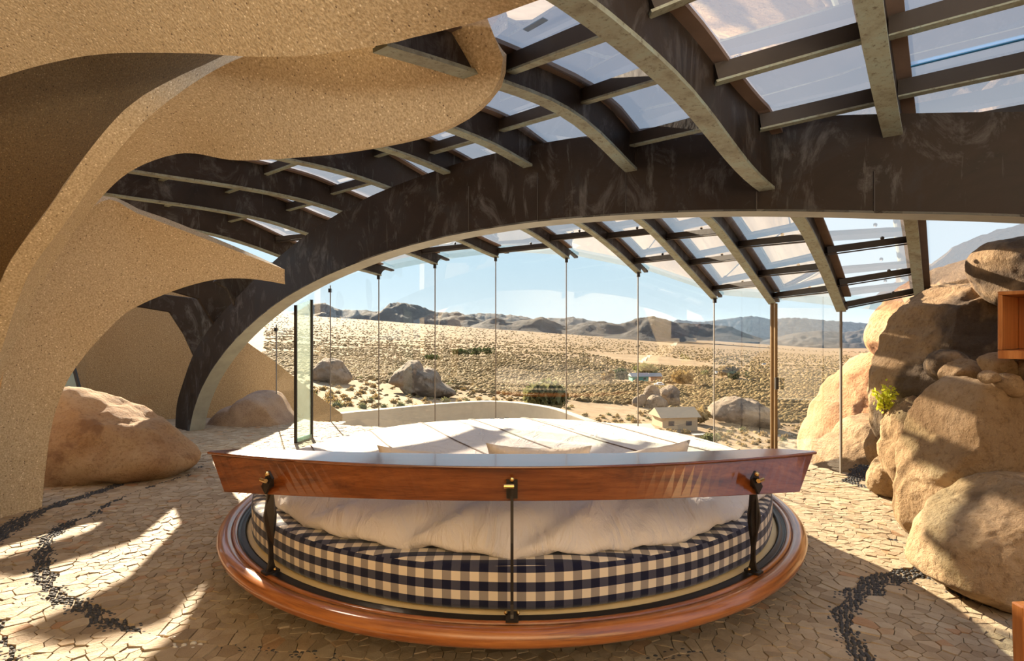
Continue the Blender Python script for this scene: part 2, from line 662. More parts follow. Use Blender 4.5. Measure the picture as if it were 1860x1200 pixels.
M['terrace'] = mat_simple('terrace_concrete', (0.46, 0.40, 0.31), 0.85, 0, 0.2, 4)
M['brush'] = mat_leaf('dry_brush', (0.21, 0.135, 0.055), (0.34, 0.245, 0.105))
M['green_brush'] = mat_leaf('green_brush', (0.13, 0.14, 0.06), (0.25, 0.24, 0.11))
M['dark_tree'] = mat_leaf('dark_tree_leaf', (0.03, 0.05, 0.02), (0.08, 0.10, 0.04))
M['yellow_leaf'] = mat_leaf('yellow_green_leaf', (0.50, 0.55, 0.04), (0.75, 0.70, 0.08))
M['stem'] = mat_simple('stem', (0.16, 0.11, 0.05), 0.9)
M['teal'] = mat_simple('teal_wall', (0.12, 0.34, 0.28), 0.8)
M['roof_tan'] = mat_simple('tan_roof', (0.50, 0.38, 0.25), 0.9)
M['roof_grey'] = mat_simple('grey_roof', (0.35, 0.34, 0.33), 0.8)
M['brick_red'] = mat_simple('red_wall', (0.34, 0.15, 0.09), 0.9)
M['white_paint'] = mat_simple('white_paint', (0.8, 0.8, 0.8), 0.4)
M['car_dark'] = mat_simple('dark_window', (0.04, 0.06, 0.09), 0.15)
M['track'] = mat_simple('pale_track', (0.50, 0.38, 0.25), 0.95, 0, 0.1, 0.2)

# ================================================================== SETTING
# ------------------------------------------------------------------ floor slab
BED = Vector((0.0, 3.95, 0.0))
floor_poly = [(-6.2, -4.5), (5.2, -4.5), (5.2, 3.0), (4.1, 5.2), (3.2, 5.65), (2.88, 6.4), (2.4, 7.15), (1.5, 7.45), (0.6, 7.65), (-0.3, 7.8),
              (-1.2, 8.0), (-2.0, 8.2), (-2.7, 8.4), (-3.5, 9.1), (-7.0, 9.0), (-7.4, 4.0)]
b = MB()
b.prism([(x, y, -0.25) for x, y in floor_poly], (0, 0, 0.25))
floor = structure(b.build('floor', M['grout']), 'crackled tan flagstone floor with curling bands of black pebbles')


def clip_cell(site, others, rad):
    poly = [(site[0] + rad * math.cos(a), site[1] + rad * math.sin(a)) for a in (i * math.pi / 4 + 0.3 for i in range(8))]
    for q in others:
        mx, my = (site[0] + q[0]) / 2, (site[1] + q[1]) / 2
        nx, ny = q[0] - site[0], q[1] - site[1]
        out = []
        m = len(poly)
        ds = [(p[0] - mx) * nx + (p[1] - my) * ny for p in poly]
        for i in range(m):
            j = (i + 1) % m
            if ds[i] <= 0:
                out.append(poly[i])
            if (ds[i] < 0 < ds[j]) or (ds[j] < 0 < ds[i]):
                t = ds[i] / (ds[i] - ds[j])
                out.append((poly[i][0] + (poly[j][0] - poly[i][0]) * t, poly[i][1] + (poly[j][1] - poly[i][1]) * t))
        poly = out
        if len(poly) < 3:
            return []
    return poly


def band(pts, widths, n=60):
    """pebble band: centre line through pixels of the floor, width in metres"""
    cl = catmull([floor_pt(x, y) for x, y in pts], n)
    ws = np.interp(np.linspace(0, 1, n), np.linspace(0, 1, len(widths)), widths)
    return [(q.x, q.y, w * 1.12) for q, w in zip(cl, ws)]


BANDS = [
    band([(-60, 1010), (0, 972), (60, 935), (150, 903), (250, 871), (330, 853), (400, 846)], [.20, .20, .17, .14, .12, .08, .05]),
    band([(250, 893), (200, 915), (165, 938), (115, 955), (85, 985), (75, 1020), (80, 1055), (110, 1085), (150, 1108), (190, 1130), (255, 1152)],
         [.04, .06, .10, .14, .15, .14, .15, .13, .13, .13, .10]),
    band([(392, 1172), (440, 1183), (500, 1187), (560, 1191), (625, 1200)], [.03, .06, .06, .06, .04]),
    band([(-30, 1120), (0, 1152), (20, 1180), (35, 1215)], [.09, .09, .09, .09]),
    band([(1712, 1034), (1660, 1042), (1600, 1058), (1555, 1083), (1535, 1115), (1538, 1150), (1556, 1185), (1580, 1215)],
         [.12, .19, .20, .17, .14, .13, .13, .13]),
    band([(1695, 1052), (1740, 1080), (1790, 1097), (1860, 1112), (1920, 1125)], [.05, .09, .10, .10, .10]),
    band([(1500, 878), (1545, 872), (1575, 860), (1598, 845)], [.03, .14, .30, .30]),
    band([(1550, 878), (1590, 893), (1630, 905), (1665, 925)], [.10, .12, .12, .10]),
    band([(1180, 1197), (1240, 1190), (1300, 1183), (1315, 1192)], [.04, .06, .06, .05]),
]
GLINTS = band([(258, 1152), (300, 1162), (340, 1170), (378, 1172)], [.06, .08, .08, .05])  # stretch of the black band where sun glint is painted on
THIN = [band([(250, 893), (300, 876), (350, 862), (400, 852)], [.035, .035, .03, .03]),
        band([(1540, 965), (1580, 962), (1620, 966)], [.05, .06, .05]), band([(1610, 980), (1660, 990), (1700, 1003)], [.04, .08, .05])]
ALLB = np.array([q for bb in BANDS + [GLINTS] + THIN for q in bb])


def in_band(x, y, grow=0.0):
    d = np.hypot(ALLB[:, 0] - x, ALLB[:, 1] - y)
    return bool((d < ALLB[:, 2] / 2 + grow).any())


def view_ok(x, y, m=60):
    if y < 1.5:
        return False
    X = 930 + F * x / y
    Y = 600 + F * H / y
    return -m < X < 1860 + m and Y < 1200 + m


rng = random.Random(3)
sites = []
cell = {}
SP = 0.066
yy = 2.0
row = 0
while yy < 8.6:
    sp = SP * (1.0 if yy < 4.5 else 1.35)
    xx = -6.4 + (row % 2) * sp * 0.5
    while xx < 4.9:
        x, y = xx + rng.uniform(-.36, .36) * sp, yy + rng.uniform(-.3, .3) * sp * 0.7
        xx += sp * rng.uniform(0.85, 1.15)
        if not view_ok(x, y):
            continue
        r = math.hypot(x, y - BED.y)
        if r < 1.15:
            continue
        if y > 5.4 and abs(x) < 1.5:
            continue
        if x > -2.6 and y > float(np.interp(x, [-2.7, -1.2, .6, 2.4, 2.88, 3.2, 3.3], [8.3, 7.9, 7.55, 7.05, 6.3, 5.55, 5.0])):
            continue
        if x < -4.6 and y < 6.0 or (x > 3.2 + max(0, 5.0 - y) * 0.05 and y < 5.0) or (x > 3.3 and y > 5.0):
            continue
        if in_band(x, y, 0.02):
            continue
        sites.append((x, y))
    yy += sp * 0.72
    row += 1
for i, s in enumerate(sites):
    cell.setdefault((int(s[0] // .3), int(s[1] // .3)), []).append(i)


def neigh(s):
    k = (int(s[0] // .3), int(s[1] // .3))
    out = []
    for a in (-1, 0, 1):
        for c in (-1, 0, 1):
            out += cell.get((k[0] + a, k[1] + c), [])
    out = [(sites[j][0], sites[j][1]) for j in out if sites[j] is not s and abs(sites[j][0] - s[0]) + abs(sites[j][1] - s[1]) > 1e-6]
    out.sort(key=lambda q: (q[0] - s[0]) ** 2 + (q[1] - s[1]) ** 2)
    return out[:14]


stones = []
for s in sites:
    poly = clip_cell(s, neigh(s), 0.085)
    if len(poly) >= 3:
        cx = sum(p[0] for p in poly) / len(poly)
        cy = sum(p[1] for p in poly) / len(poly)
        g = 0.982
        stones.append((s, [(cx + (p[0] - cx) * g, cy + (p[1] - cy) * g) for p in poly]))


def stone_mesh(poly):
    h = rng.uniform(0.006, 0.012)
    tx, ty = rng.uniform(-.05, .05), rng.uniform(-.05, .05)
    cx = sum(p[0] for p in poly) / len(poly)
    cy = sum(p[1] for p in poly) / len(poly)
    n = len(poly)
    hz = [h + (p[0] - cx) * tx + (p[1] - cy) * ty for p in poly]
    vs = [(p[0], p[1], 0.001) for p in poly] + [(cx + (p[0] - cx) * .95, cy + (p[1] - cy) * .95, max(.004, z)) for p, z in zip(poly, hz)]
    fs = [tuple(range(n, 2 * n))] + [(i, (i + 1) % n, n + (i + 1) % n, n + i) for i in range(n)]
    return vs, fs


def floor_seen(x, y):
    r = math.hypot(x, y - BED.y)
    return r > 1.9


stones.sort(key=lambda t: (0 if floor_seen(*t[0]) and view_ok(*t[0], m=-10) else 50) + t[0][1])
mass = MB()
tones = []
tone_map = lambda: min(1.0, max(0.0, rng.gauss(0.42, 0.2))) if rng.random() > 0.07 else rng.uniform(.88, 1.0)
for k, (s, poly) in enumerate(stones):
    vs, fs = stone_mesh(poly)
    tn = tone_map()
    if k < 300:
        o = mesh_obj('floor_stone', vs, fs, M['stone'], floor)
        set_attr(o, 'tone', [tn] * len(fs))
    else:
        mass.add(vs, fs)
        tones += [tn] * len(fs)
o = mass.build('paving_stone', M['stone'], floor, fix=False)
set_attr(o, 'tone', tones)
o['kind'] = 'stuff'

# pebbles
PEB = []
for bb, mk in [(q, 'pebble') for q in BANDS] + [(GLINTS, 'glint_pebble')] + [(q, 'pebble') for q in THIN]:
    arr = np.array(bb)
    x0, x1, y0, y1 = arr[:, 0].min() - .2, arr[:, 0].max() + .2, arr[:, 1].min() - .2, arr[:, 1].max() + .2
    sp = 0.027 if mk == 'pebble' else 0.04
    y = y0
    r_ = 0
    while y < y1:
        x = x0 + (r_ % 2) * sp / 2
        while x < x1:
            px, py = x + rng.uniform(-.25, .25) * sp, y + rng.uniform(-.25, .25) * sp
            d = np.hypot(arr[:, 0] - px, arr[:, 1] - py)
            k = int(d.argmin())
            if d[k] < arr[k, 2] / 2 * rng.uniform(0.85, 1.1) and view_ok(px, py, 20):
                a = arr[min(k + 1, len(arr) - 1)] - arr[max(k - 1, 0)]
                PEB.append((px, py, math.atan2(a[1], a[0]), mk))
            x += sp
        y += sp * 0.88
        r_ += 1


def pebble_shape(x, y, ang, n=7):
    a, c, h = rng.uniform(.0125, .0165), rng.uniform(.009, .0112), rng.uniform(.006, .011)
    ca, sa = math.cos(ang + rng.uniform(-.4, .4)), 0
    sa = math.sin(ang + rng.uniform(-.4, .4))
    nn = math.hypot(ca, sa)
    ca, sa = ca / nn, sa / nn
    vs = []
    for rr, z in ((1.0, 0.0), (0.9, h * .6), (0.5, h)):
        for k in range(n):
            t = 2 * math.pi * k / n
            ex, ey = a * rr * math.cos(t), c * rr * math.sin(t)
            vs.append((x + ex * ca - ey * sa, y + ex * sa + ey * ca, z))
    fs = []
    for q in range(2):
        for k in range(n):
            fs.append((q * n + k, q * n + (k + 1) % n, (q + 1) * n + (k + 1) % n, (q + 1) * n + k))
    fs.append(tuple(range(2 * n, 3 * n)))
    return vs, fs


PEB.sort(key=lambda q: (0 if floor_seen(q[0], q[1]) and view_ok(q[0], q[1], -5) else 50) + q[1])
masses = {'pebble': MB(), 'glint_pebble': MB()}
for k, (x, y, ang, mk) in enumerate(PEB):
    vs, fs = pebble_shape(x, y, ang)
    if k < 300:
        mesh_obj('pebble', vs, fs, M[mk], floor, smooth=True)
    else:
        masses[mk].add(vs, fs)
for mk, q in masses.items():
    if q.v:
        o = q.build('pebble_band' if mk == 'pebble' else 'glint_pebble_band', M[mk], floor, smooth=True, fix=False)
        o['kind'] = 'stuff'

# ------------------------------------------------------------------ glazed roof: ribs, purlins, panes
ceiling = empty_structure('ceiling', (0, 3, 2.5), 'glazed roof of curved bronze ribs, dark purlins and dusty panes')
# one rib: plane v, near lower-edge pixels, far lower-edge pixels (beam to glass wall), near web height, far web height
RIBS = [
    dict(v=-0.225, near=[(1520, -420), (1545, -200), (1568, -60), (1580, 10), (1597, 120), (1614, 205), (1628, 268)], far=[(1655, 404), (1666, 500), (1675, 582)], h=(.22, .15)),
    dict(v=-0.834, near=[(800, -150), (960, -62), (1050, 0), (1120, 56), (1180, 105), (1240, 163), (1290, 225), (1343, 294)], far=[(1455, 398), (1495, 480), (1528, 563)], h=(.20, .25, .34, .13)),
    dict(v=-1.69, near=[(690, 81), (790, 110), (870, 136), (905, 150), (950, 163), (1000, 183), (1050, 213), (1100, 258), (1137, 299)], far=[(1292, 400), (1350, 475), (1403, 550)], h=(.13, .14, .22, .13)),
    dict(v=-2.55, near=[(760, 209), (800, 225), (887, 258), (975, 309)], far=[(1170, 405), (1235, 472), (1298, 541)], h=(.13, .15, .21, .13)),
    dict(v=-3.41, near=[(560, 226), (683, 263), (770, 293), (848, 329)], far=[(1060, 410), (1115, 452), (1160, 494)], h=(.17, .13)),
    dict(v=-4.27, near=[(380, 255), (500, 284), (620, 311), (690, 334), (749, 357)], far=[(962, 420), (1000, 445), (1030, 468)], h=(.20, .25, .34, .13)),
    dict(v=-5.13, near=[(150, 295), (249, 311), (321, 322), (428, 338), (560, 365), (661, 398)], far=[(845, 440), (875, 455), (902, 466)], h=(.24, .14)),
    dict(v=-5.99, near=[(60, 330), (190, 351), (393, 381), (505, 405), (560, 425), (591, 433)], far=[(742, 459), (770, 470), (792, 479)], h=(.28, .15)),
    dict(v=-6.85, near=[(100, 375), (312, 409), (400, 428), (473, 451), (529, 472)], far=[(645, 487), (672, 493), (690, 499)], h=(.28, .15)),
]
RIB_W = 0.085


def rib_curve(r):
    pts = []
    for x, y in r['near'] + r['far']:
        q = PR(x, y, r['v'])
        pts.append((uv_of(q)[0], q.z))
    pts.sort()
    us = np.array([p[0] for p in pts])
    zs = np.array([p[1] for p in pts])
    return us, zs


def smooth_interp(us, zs, u):
    """monotone-ish cubic through the points"""
    m = np.gradient(zs, us)
    i = int(np.clip(np.searchsorted(us, u) - 1, 0, len(us) - 2))
    h = us[i + 1] - us[i]
    t = (u - us[i]) / h
    t = float(np.clip(t, 0, 1))
    h00, h10, h01, h11 = 2 * t ** 3 - 3 * t ** 2 + 1, t ** 3 - 2 * t ** 2 + t, -2 * t ** 3 + 3 * t ** 2, t ** 3 - t ** 2
    return float(h00 * zs[i] + h10 * h * m[i] + h01 * zs[i + 1] + h11 * h * m[i + 1])


for r in RIBS:
    us, zs = rib_curve(r)
    r['us'], r['zs'] = us, zs
    u0, u1 = us[0], us[-1]
    r['u0'], r['u1'] = u0, u1
    n = 34
    samp = [u0 + (u1 - u0) * i / (n - 1) for i in range(n)]
    low = [smooth_interp(us, zs, u) for u in samp]
    # light smoothing
    for _ in range(2):
        low = [low[0]] + [(low[i - 1] + 2 * low[i] + low[i + 1]) / 4 for i in range(1, n - 1)] + [low[-1]]
    r['samp'], r['low'] = samp, low
    hh = [np.interp(u, [3.2, 5.0] if len(r['h']) == 2 else [1.8, 2.5, 3.2, 4.8], r['h']) for u in samp]
    r['top'] = [z + h for z, h in zip(low, hh)]
    v = r['v']
    # web with a scooped bracket tip beyond the mullion
    tip = 0.26
    zt = r['top'][-1]
    slope = (r['top'][-1] - r['top'][-2]) / (samp[-1] - samp[-2])
    lowp = list(zip(samp, low))
    scoop = [(u1 + tip * .12, low[-1] + (zt - low[-1]) * .35), (u1 + tip * .35, low[-1] + (zt - low[-1]) * .62), (u1 + tip * .9, zt + slope * tip - .03), (u1 + tip, zt + slope * tip - .025)]
    upp = [(u1 + tip, zt + slope * tip)] + list(zip(samp[::-1], r['top'][::-1]))
    poly = lowp + scoop + upp
    w = MB()
    tw = 0.05
    # quads so that the long profile triangulates well
    L = [from_uv(u, v - tw / 2, z) for u, z in zip(samp, low)]
    T = [from_uv(u, v - tw / 2, z) for u, z in zip(samp, r['top'])]
    off = from_uv(0, tw, 0)
    vs = L + T + [q + off for q in L] + [q + off for q in T]
    fs = []
    for i in range(n - 1):
        fs += [(i, i + 1, n + i + 1, n + i), (2 * n + i, 3 * n + i, 3 * n + i + 1, 2 * n + i + 1),
               (i, 2 * n + i, 2 * n + i + 1, i + 1), (n + i, n + i + 1, 3 * n + i + 1, 3 * n + i)]
    fs += [(0, n, 3 * n, 2 * n)]
    w.add(vs, fs)
    w.prism([from_uv(u, v - tw / 2, z) for u, z in [(u1, low[-1])] + scoop + [(u1 + tip, zt + slope * tip), (u1, zt)]], off)
    rib = w.build('rib', M['bronze'], ceiling)
    r['obj'] = rib
    fl = MB()
    ft = 0.018
    for i in range(n - 1):
        a, c = from_uv(samp[i], v, low[i] - ft / 2), from_uv(samp[i + 1], v, low[i + 1] - ft / 2)
        s = from_uv(0, RIB_W / 2, 0)
        up = Vector((0, 0, ft))
        if i == 0:
            base = len(fl.v)
        fl.v += [a - s - up / 2, a + s - up / 2, a + s + up / 2, a - s + up / 2]
        if i == n - 2:
            fl.v += [c - s - up / 2, c + s - up / 2, c + s + up / 2, c - s + up / 2]
    m_ = len(fl.v) // 4
    for i in range(m_ - 1):
        for k in range(4):
            fl.f.append((i * 4 + k, i * 4 + (k + 1) % 4, (i + 1) * 4 + (k + 1) % 4, (i + 1) * 4 + k))
    fl.f += [(0, 3, 2, 1), tuple((m_ - 1) * 4 + k for k in range(4))]
    fl.build('bottom_flange', M['patina'], rib)
    tf = MB()
    for i in range(n):
        a = from_uv(samp[i], v, r['top'][i])
        s = from_uv(0, 0.085, 0)
        tf.v += [a - s, a + s, a + s + Vector((0, 0, .02)), a - s + Vector((0, 0, .02))]
    for i in range(n - 1):
        for k in range(4):
            tf.f.append((i * 4 + k, i * 4 + (k + 1) % 4, (i + 1) * 4 + (k + 1) % 4, (i + 1) * 4 + k))
    tf.f += [(0, 3, 2, 1), tuple((n - 1) * 4 + k for k in range(4))]
    tf.build('glazing_bar', M['flange'], rib)


def rib_top(r, u):
    return float(np.interp(u, r['samp'] + [r['u1'] + .3], r['top'] + [r['top'][-1] + .3 * (r['top'][-1] - r['top'][-2]) / (r['samp'][-1] - r['samp'][-2])]))


def rib_u(r, X):
    p = (X - 930) / F
    D = r['v'] / (0.788 * p - 0.616)
    return UX * p * D + UY * D


# purlin crossings, given where each meets its two ribs in the photograph (left rib, right rib)
BAYS = {
    (1, 0): [1165, 1287, 1370, 1492, 1515, 1530],
    (2, 1): [918, 1052, 1140, 1338, 1375, 1402],
    (3, 2): [905, 1208, 1250, 1292],
    (4, 3): [780, 870, 1100, 1150],
    (5, 4): [590, 680, 997, 1050],
    (6, 5): [480, 600, 903],
    (7, 6): [290, 410, 520, 765],
    (8, 7): [300, 415, 500],
}
bay_us = {}
def top_pix(r, u):
    q = from_uv(u, r['v'], rib_top(r, u) - .045)
    return 930 + F * q.x / q.y, 600 - F * (q.z - H) / q.y


for (i, j), prs in BAYS.items():
    ri, rj = RIBS[i], RIBS[j]
    lst = []
    for xa in prs:
        ua = rib_u(ri, xa)
        px, py = top_pix(ri, ua)
        sl = -.11 if ua > 3.7 else (600 - py) / (-366 - px) * 1.05
        ub = min((abs((lambda q: q[1] - (py + sl * (q[0] - px)))(top_pix(rj, u))), u) for u in [ua + .02 * k for k in range(-30 if ua < 3.7 else -70, 31)] if u > (.8 if ua < 3.7 else 3.75))[1]
        if not (ri['u0'] < ua < ri['u1'] + .2 and rj['u0'] - .3 < ub < rj['u1'] + .2):
            continue
        lst.append((ua, ub))
        a = from_uv(ua, ri['v'] + .03, rib_top(ri, ua) - .045)
        c = from_uv(ub, rj['v'] - .03, rib_top(rj, ub) - .045)
        pb = MB().bar(a, c, 0.045, 0.075 if ua < 3.7 else .055)
        po = pb.build('purlin', M['purlin'], ceiling)
        lip = MB().bar(a - Vector((0, 0, .040)), c - Vector((0, 0, .040)), 0.048, 0.010)
        lip.build('bottom_lip', M['patina'] if ua < 3.6 else M['purlin'], po)
        if ua > 3.6:
            mid = (a + c) / 2 + Vector((0, 0, .03))
            MB().sphere(mid + from_uv(-.03, .1, 0.01), .016, 8, 5).build('clip', M['black_metal'], po)
    lst.sort()
    bay_us[(i, j)] = lst
# neighbours of the fan beyond the frame on the right: one more rib so that the last bay closes
rx = dict(RIBS[0])
XR = dict(v=0.55, du=-0.25)
xb_ = MB()
samp = [RIBS[0]['u0'] + (RIBS[0]['u1'] - RIBS[0]['u0'] - .6) * i / 23 for i in range(24)]
xlow = [float(np.interp(u, RIBS[0]['samp'], RIBS[0]['low'])) for u in samp]
xtop = [float(np.interp(u, RIBS[0]['samp'], RIBS[0]['top'])) for u in samp]
for u, z0, z1 in zip(samp, xlow, xtop):
    for dv, z in ((-.025, z0), (.025, z0), (.025, z1), (-.025, z1)):
        xb_.v.append(from_uv(u, XR['v'] + dv, z))
for i in range(23):
    for k in range(4):
        xb_.f.append((i * 4 + k, i * 4 + (k + 1) % 4, (i + 1) * 4 + (k + 1) % 4, (i + 1) * 4 + k))
xb_.build('rib', M['bronze'], ceiling)
rx = dict(v=XR['v'], samp=samp, top=xtop, u0=samp[0], u1=samp[-1])


lb = []
for yt in (62, 172):
    best = min((abs(600 - F * (rib_top(RIBS[0], u) - .08 - H) / from_uv(u, RIBS[0]['v'] + .05, 0).y - yt), u) for u in [1.2 + .02 * k for k in range(110)])
    lb.append((best[1], best[1]))
for ua in (3.95, 4.55):
    lb.append((ua, ua))
for ua, ub in lb:
    a = from_uv(ua, RIBS[0]['v'] + .03, rib_top(RIBS[0], ua) - .045)
    c = from_uv(ub, rx['v'] - .03, float(np.interp(ub, rx['samp'], rx['top'])) - .045)
    po = MB().bar(a, c, 0.05, 0.075).build('purlin', M['purlin'], ceiling)
    MB().bar(a - Vector((0, 0, .04)), c - Vector((0, 0, .04)), 0.048, 0.01).build('bottom_lip', M['patina'] if ua < 3.6 else M['purlin'], po)


def pane(r1, r2, a0, a1, b0, b1, t1, t2, seg=4, m='roof_glass'):
    vs = []
    for k in range(seg + 1):
        f = k / seg
        ua, ub = a0 + (a1 - a0) * f, b0 + (b1 - b0) * f
        vs += [from_uv(ua, r1['v'], t1(ua) + .012), from_uv(ub, r2['v'], t2(ub) + .012)]
    top = [q + Vector((0, 0, .012)) for q in vs]
    n = len(vs)
    fs = []
    for k in range(seg):
        fs.append((2 * k, 2 * k + 1, 2 * k + 3, 2 * k + 2))
    return mesh_obj('pane', vs, fs, M[m], ceiling, smooth=True)


for (i, j), lst in bay_us.items():
    ri, rj = RIBS[i], RIBS[j]
    t1, t2 = (lambda u, r=ri: rib_top(r, u)), (lambda u, r=rj: rib_top(r, u))
    edge = (ri['u1'] - .05, rj['u1'] - .05)
    ends = [(ri['u0'], rj['u0'])] + [q for q in lst if q[0] < edge[0] - .08 and q[1] < edge[1] - .08] + [edge, (ri['u1'] + .28, rj['u1'] + .28)]
    for (a0, b0), (a1, b1) in zip(ends, ends[1:]):
        if a1 - a0 > .05 and b1 - b0 > .05:
            pane(ri, rj, a0, a1, b0, b1, t1, t2, 4, 'overhang_glass' if a0 >= edge[0] else 'roof_glass')
ends = [(RIBS[0]['u0'], rx['u0'])] + sorted(lb) + [(rx['u1'], rx['u1'])]
for (a0, b0), (a1, b1) in zip(ends, ends[1:]):
    pane(RIBS[0], rx, a0, a1, b0, b1, lambda u: rib_top(RIBS[0], u), lambda u: float(np.interp(u, rx['samp'], rx['top'])))

# strip of blue tape left on the glass of the last bay
ut = sorted(lb)[1][0]
MB().bar(from_uv(ut - .10, RIBS[0]['v'] + .08, rib_top(RIBS[0], ut - .10) + .004), from_uv(ut - .11, rx['v'] - .05, rib_top(RIBS[0], ut - .11) + .004), .018, .004).build('tape', M['tape'], ceiling)
MB().bar(from_uv(1.95, -1.45, rib_top(RIBS[2], 1.95) + .004), from_uv(1.93, -1.33, rib_top(RIBS[2], 1.95) + .004), .03, .004).build('tape', M['tape'], ceiling)

# bent soffit plates of the two last bays on the left
for poly, v, th in (([(215, 552), (272, 532), (357, 542), (387, 590), (360, 627), (350, 646), (332, 607), (306, 567)], -8.45, .05),
                    ([(290, 524), (340, 505), (397, 502), (430, 530), (430, 556), (387, 592), (357, 543)], -7.71, .05),
                    ([(385, 512), (430, 470), (520, 480), (505, 520), (423, 556), (408, 525)], -7.15, .05)):
    w = MB().prism([PR(x, y, v) for x, y in poly], from_uv(0, th, 0))
    o = w.build('soffit_plate', M['bronze'], ceiling)
    bevel(o, .01, 1)

# ------------------------------------------------------------------ the great arch beam
near_low = [(343, 789), (352, 745), (370, 698), (400, 650), (440, 604), (500, 553), (560, 517), (620, 489), (700, 459), (800, 432), (900, 413), (1000, 400),
            (1150, 389), (1300, 384), (1450, 384), (1600, 387), (1750, 390), (1860, 394), (2100, 405), (2400, 430), (2700, 480)]
near_up = [(318, 786), (321, 735), (334, 690), (352, 642), (385, 590), (430, 540), (480, 490), (530, 447), (590, 403), (665, 360), (750, 325), (850, 291), (980, 261), (1130, 238),
           (1290, 221), (1480, 211), (1640, 206), (1860, 203), (2100, 206), (2400, 225), (2700, 260)]
N = 90
lo = catmull([PB(x, y) for x, y in near_low], N)
up = catmull([PB(x, y) for x, y in near_up], N)
BT = 0.20
nvec = Vector((0.604, 0.797, 0)) * BT
b = MB()
b.v = lo + up + [q + nvec for q in lo] + [q + nvec for q in up]
for i in range(N - 1):
    b.f += [(i, i + 1, N + i + 1, N + i), (2 * N + i, 3 * N + i, 3 * N + i + 1, 2 * N + i + 1), (N + i, N + i + 1, 3 * N + i + 1, 3 * N + i)]
b.f += [(0, N, 3 * N, 2 * N)]
beam = b.build('arch_beam', M['bronze'])
tag(beam, 'great dark bronze arch beam spanning the room from the left floor', 'beam')
s = MB()
lo2 = [q - Vector((0, 0, .0)) for q in lo]
s.v = [q for q in lo2] + [q + nvec for q in lo2] + [q + Vector((0, 0, .012)) for q in lo2] + [q + nvec + Vector((0, 0, .012)) for q in lo2]
for i in range(N - 1):
    s.f += [(i, N + i, N + i + 1, i + 1), (2 * N + i, 2 * N + i + 1, 3 * N + i + 1, 3 * N + i), (i, i + 1, 2 * N + i + 1, 2 * N + i), (N + i, 3 * N + i, 3 * N + i + 1, N + i + 1)]
s.build('soffit', M['beam_soffit'], beam)['label'] = 'pale grey underside'
# vertical plate seams on the face
for X in (1365, 1608, 1144, 979, 852):
    i = min(range(N), key=lambda k: abs(930 + F * lo[k].x / lo[k].y - X))
    k2 = min(range(N), key=lambda k: abs(930 + F * up[k].x / up[k].y - X))
    a = lo[i] + Vector((-.002, -.002, .01))
    MB().bar(a, (a.x, a.y, up[k2].z - (.30 if X > 1200 else .22)), .007, .006, (0, 1, 0)).build('seam', M['purlin'], beam)

# ------------------------------------------------------------------ concrete shells
def petal(name, A, B, nu, nv, bulge, thick, label, flip=1):
    A = catmull([P(*q) for q in A], nu)
    B = catmull([P(*q) for q in B], nu)
    pts = []
    for i in range(nu):
        for j in range(nv):
            f = j / (nv - 1)
            q = A[i].lerp(B[i], f)
            pts.append(q)
    grid = np.array([[pts[i * nv + j] for j in range(nv)] for i in range(nu)])
    du = np.gradient(grid, axis=0)
    dv = np.gradient(grid, axis=1)
    nrm = np.cross(du, dv)
    nrm /= np.maximum(np.linalg.norm(nrm, axis=2, keepdims=True), 1e-9)
    # orient towards the camera
    cam_dir = np.array([0, 0, H]) - grid
    sgn = np.sign((nrm * cam_dir).sum(2, keepdims=True).mean())
    nrm *= sgn
    f = np.linspace(0, 1, nv)
    prof = (np.sin(np.pi * f) ** 0.8)[None, :, None]
    wid = np.linalg.norm(grid[:, -1] - grid[:, 0], axis=1)[:, None, None]
    grid = grid - nrm * prof * bulge * np.minimum(1.0, wid / 1.3) ** 1.5
    du = np.gradient(grid, axis=0)
    dv = np.gradient(grid, axis=1)
    nrm2 = np.cross(du, dv)
    nrm2 /= np.maximum(np.linalg.norm(nrm2, axis=2, keepdims=True), 1e-9)
    nrm2 *= sgn
    for i in range(nu):
        for j in range(nv):
            q = grid[i, j]
            k = mnoise.noise(Vector(q) * 1.4) * 0.012 + mnoise.noise(Vector(q) * 9) * 0.003
            grid[i, j] = q + nrm2[i, j] * k
    back = grid - nrm2 * thick
    vs = [Vector(q) for q in grid.reshape(-1, 3)] + [Vector(q) for q in back.reshape(-1, 3)]
    n = nu * nv
    fs = []
    for i in range(nu - 1):
        for j in range(nv - 1):
            a, c, d, e2 = i * nv + j, i * nv + j + 1, (i + 1) * nv + j + 1, (i + 1) * nv + j
            fs += [(a, c, d, e2), (n + a, n + e2, n + d, n + c)]
    for i in range(nu - 1):
        for j in (0, nv - 1):
            a, c = i * nv + j, (i + 1) * nv + j
            fs.append((a, c, n + c, n + a))
    for j in range(nv - 1):
        for i in (0, nu - 1):
            a, c = i * nv + j, i * nv + j + 1
            fs.append((a, c, n + c, n + a))
    o = mesh_obj(name, vs, fs, M['shell'], smooth=True)
    fix_normals(o)
    es = o.modifiers.new('edges', 'EDGE_SPLIT')
    es.split_angle = math.radians(50)
    tag(o, label, 'shell')
    return o


# lower petal, pointing right in front of the arch
petal('concrete_petal', [(-60, 960, 4.0), (-20, 800, 4.1), (20, 620, 4.25), (90, 470, 4.45), (185, 365, 4.7), (250, 387, 4.9), (330, 417, 5.1), (430, 456, 5.35), (517, 489, 5.55)],
      [(76, 922, 4.45), (82, 860, 4.5), (95, 770, 4.55), (118, 700, 4.6), (150, 650, 4.7), (190, 605, 4.8), (240, 560, 4.95), (310, 527, 5.15), (380, 508, 5.3), (440, 505, 5.42), (517, 512, 5.55)],
      60, 22, 0.10, 0.13, 'lower tan concrete petal pointing right in front of the arch foot')
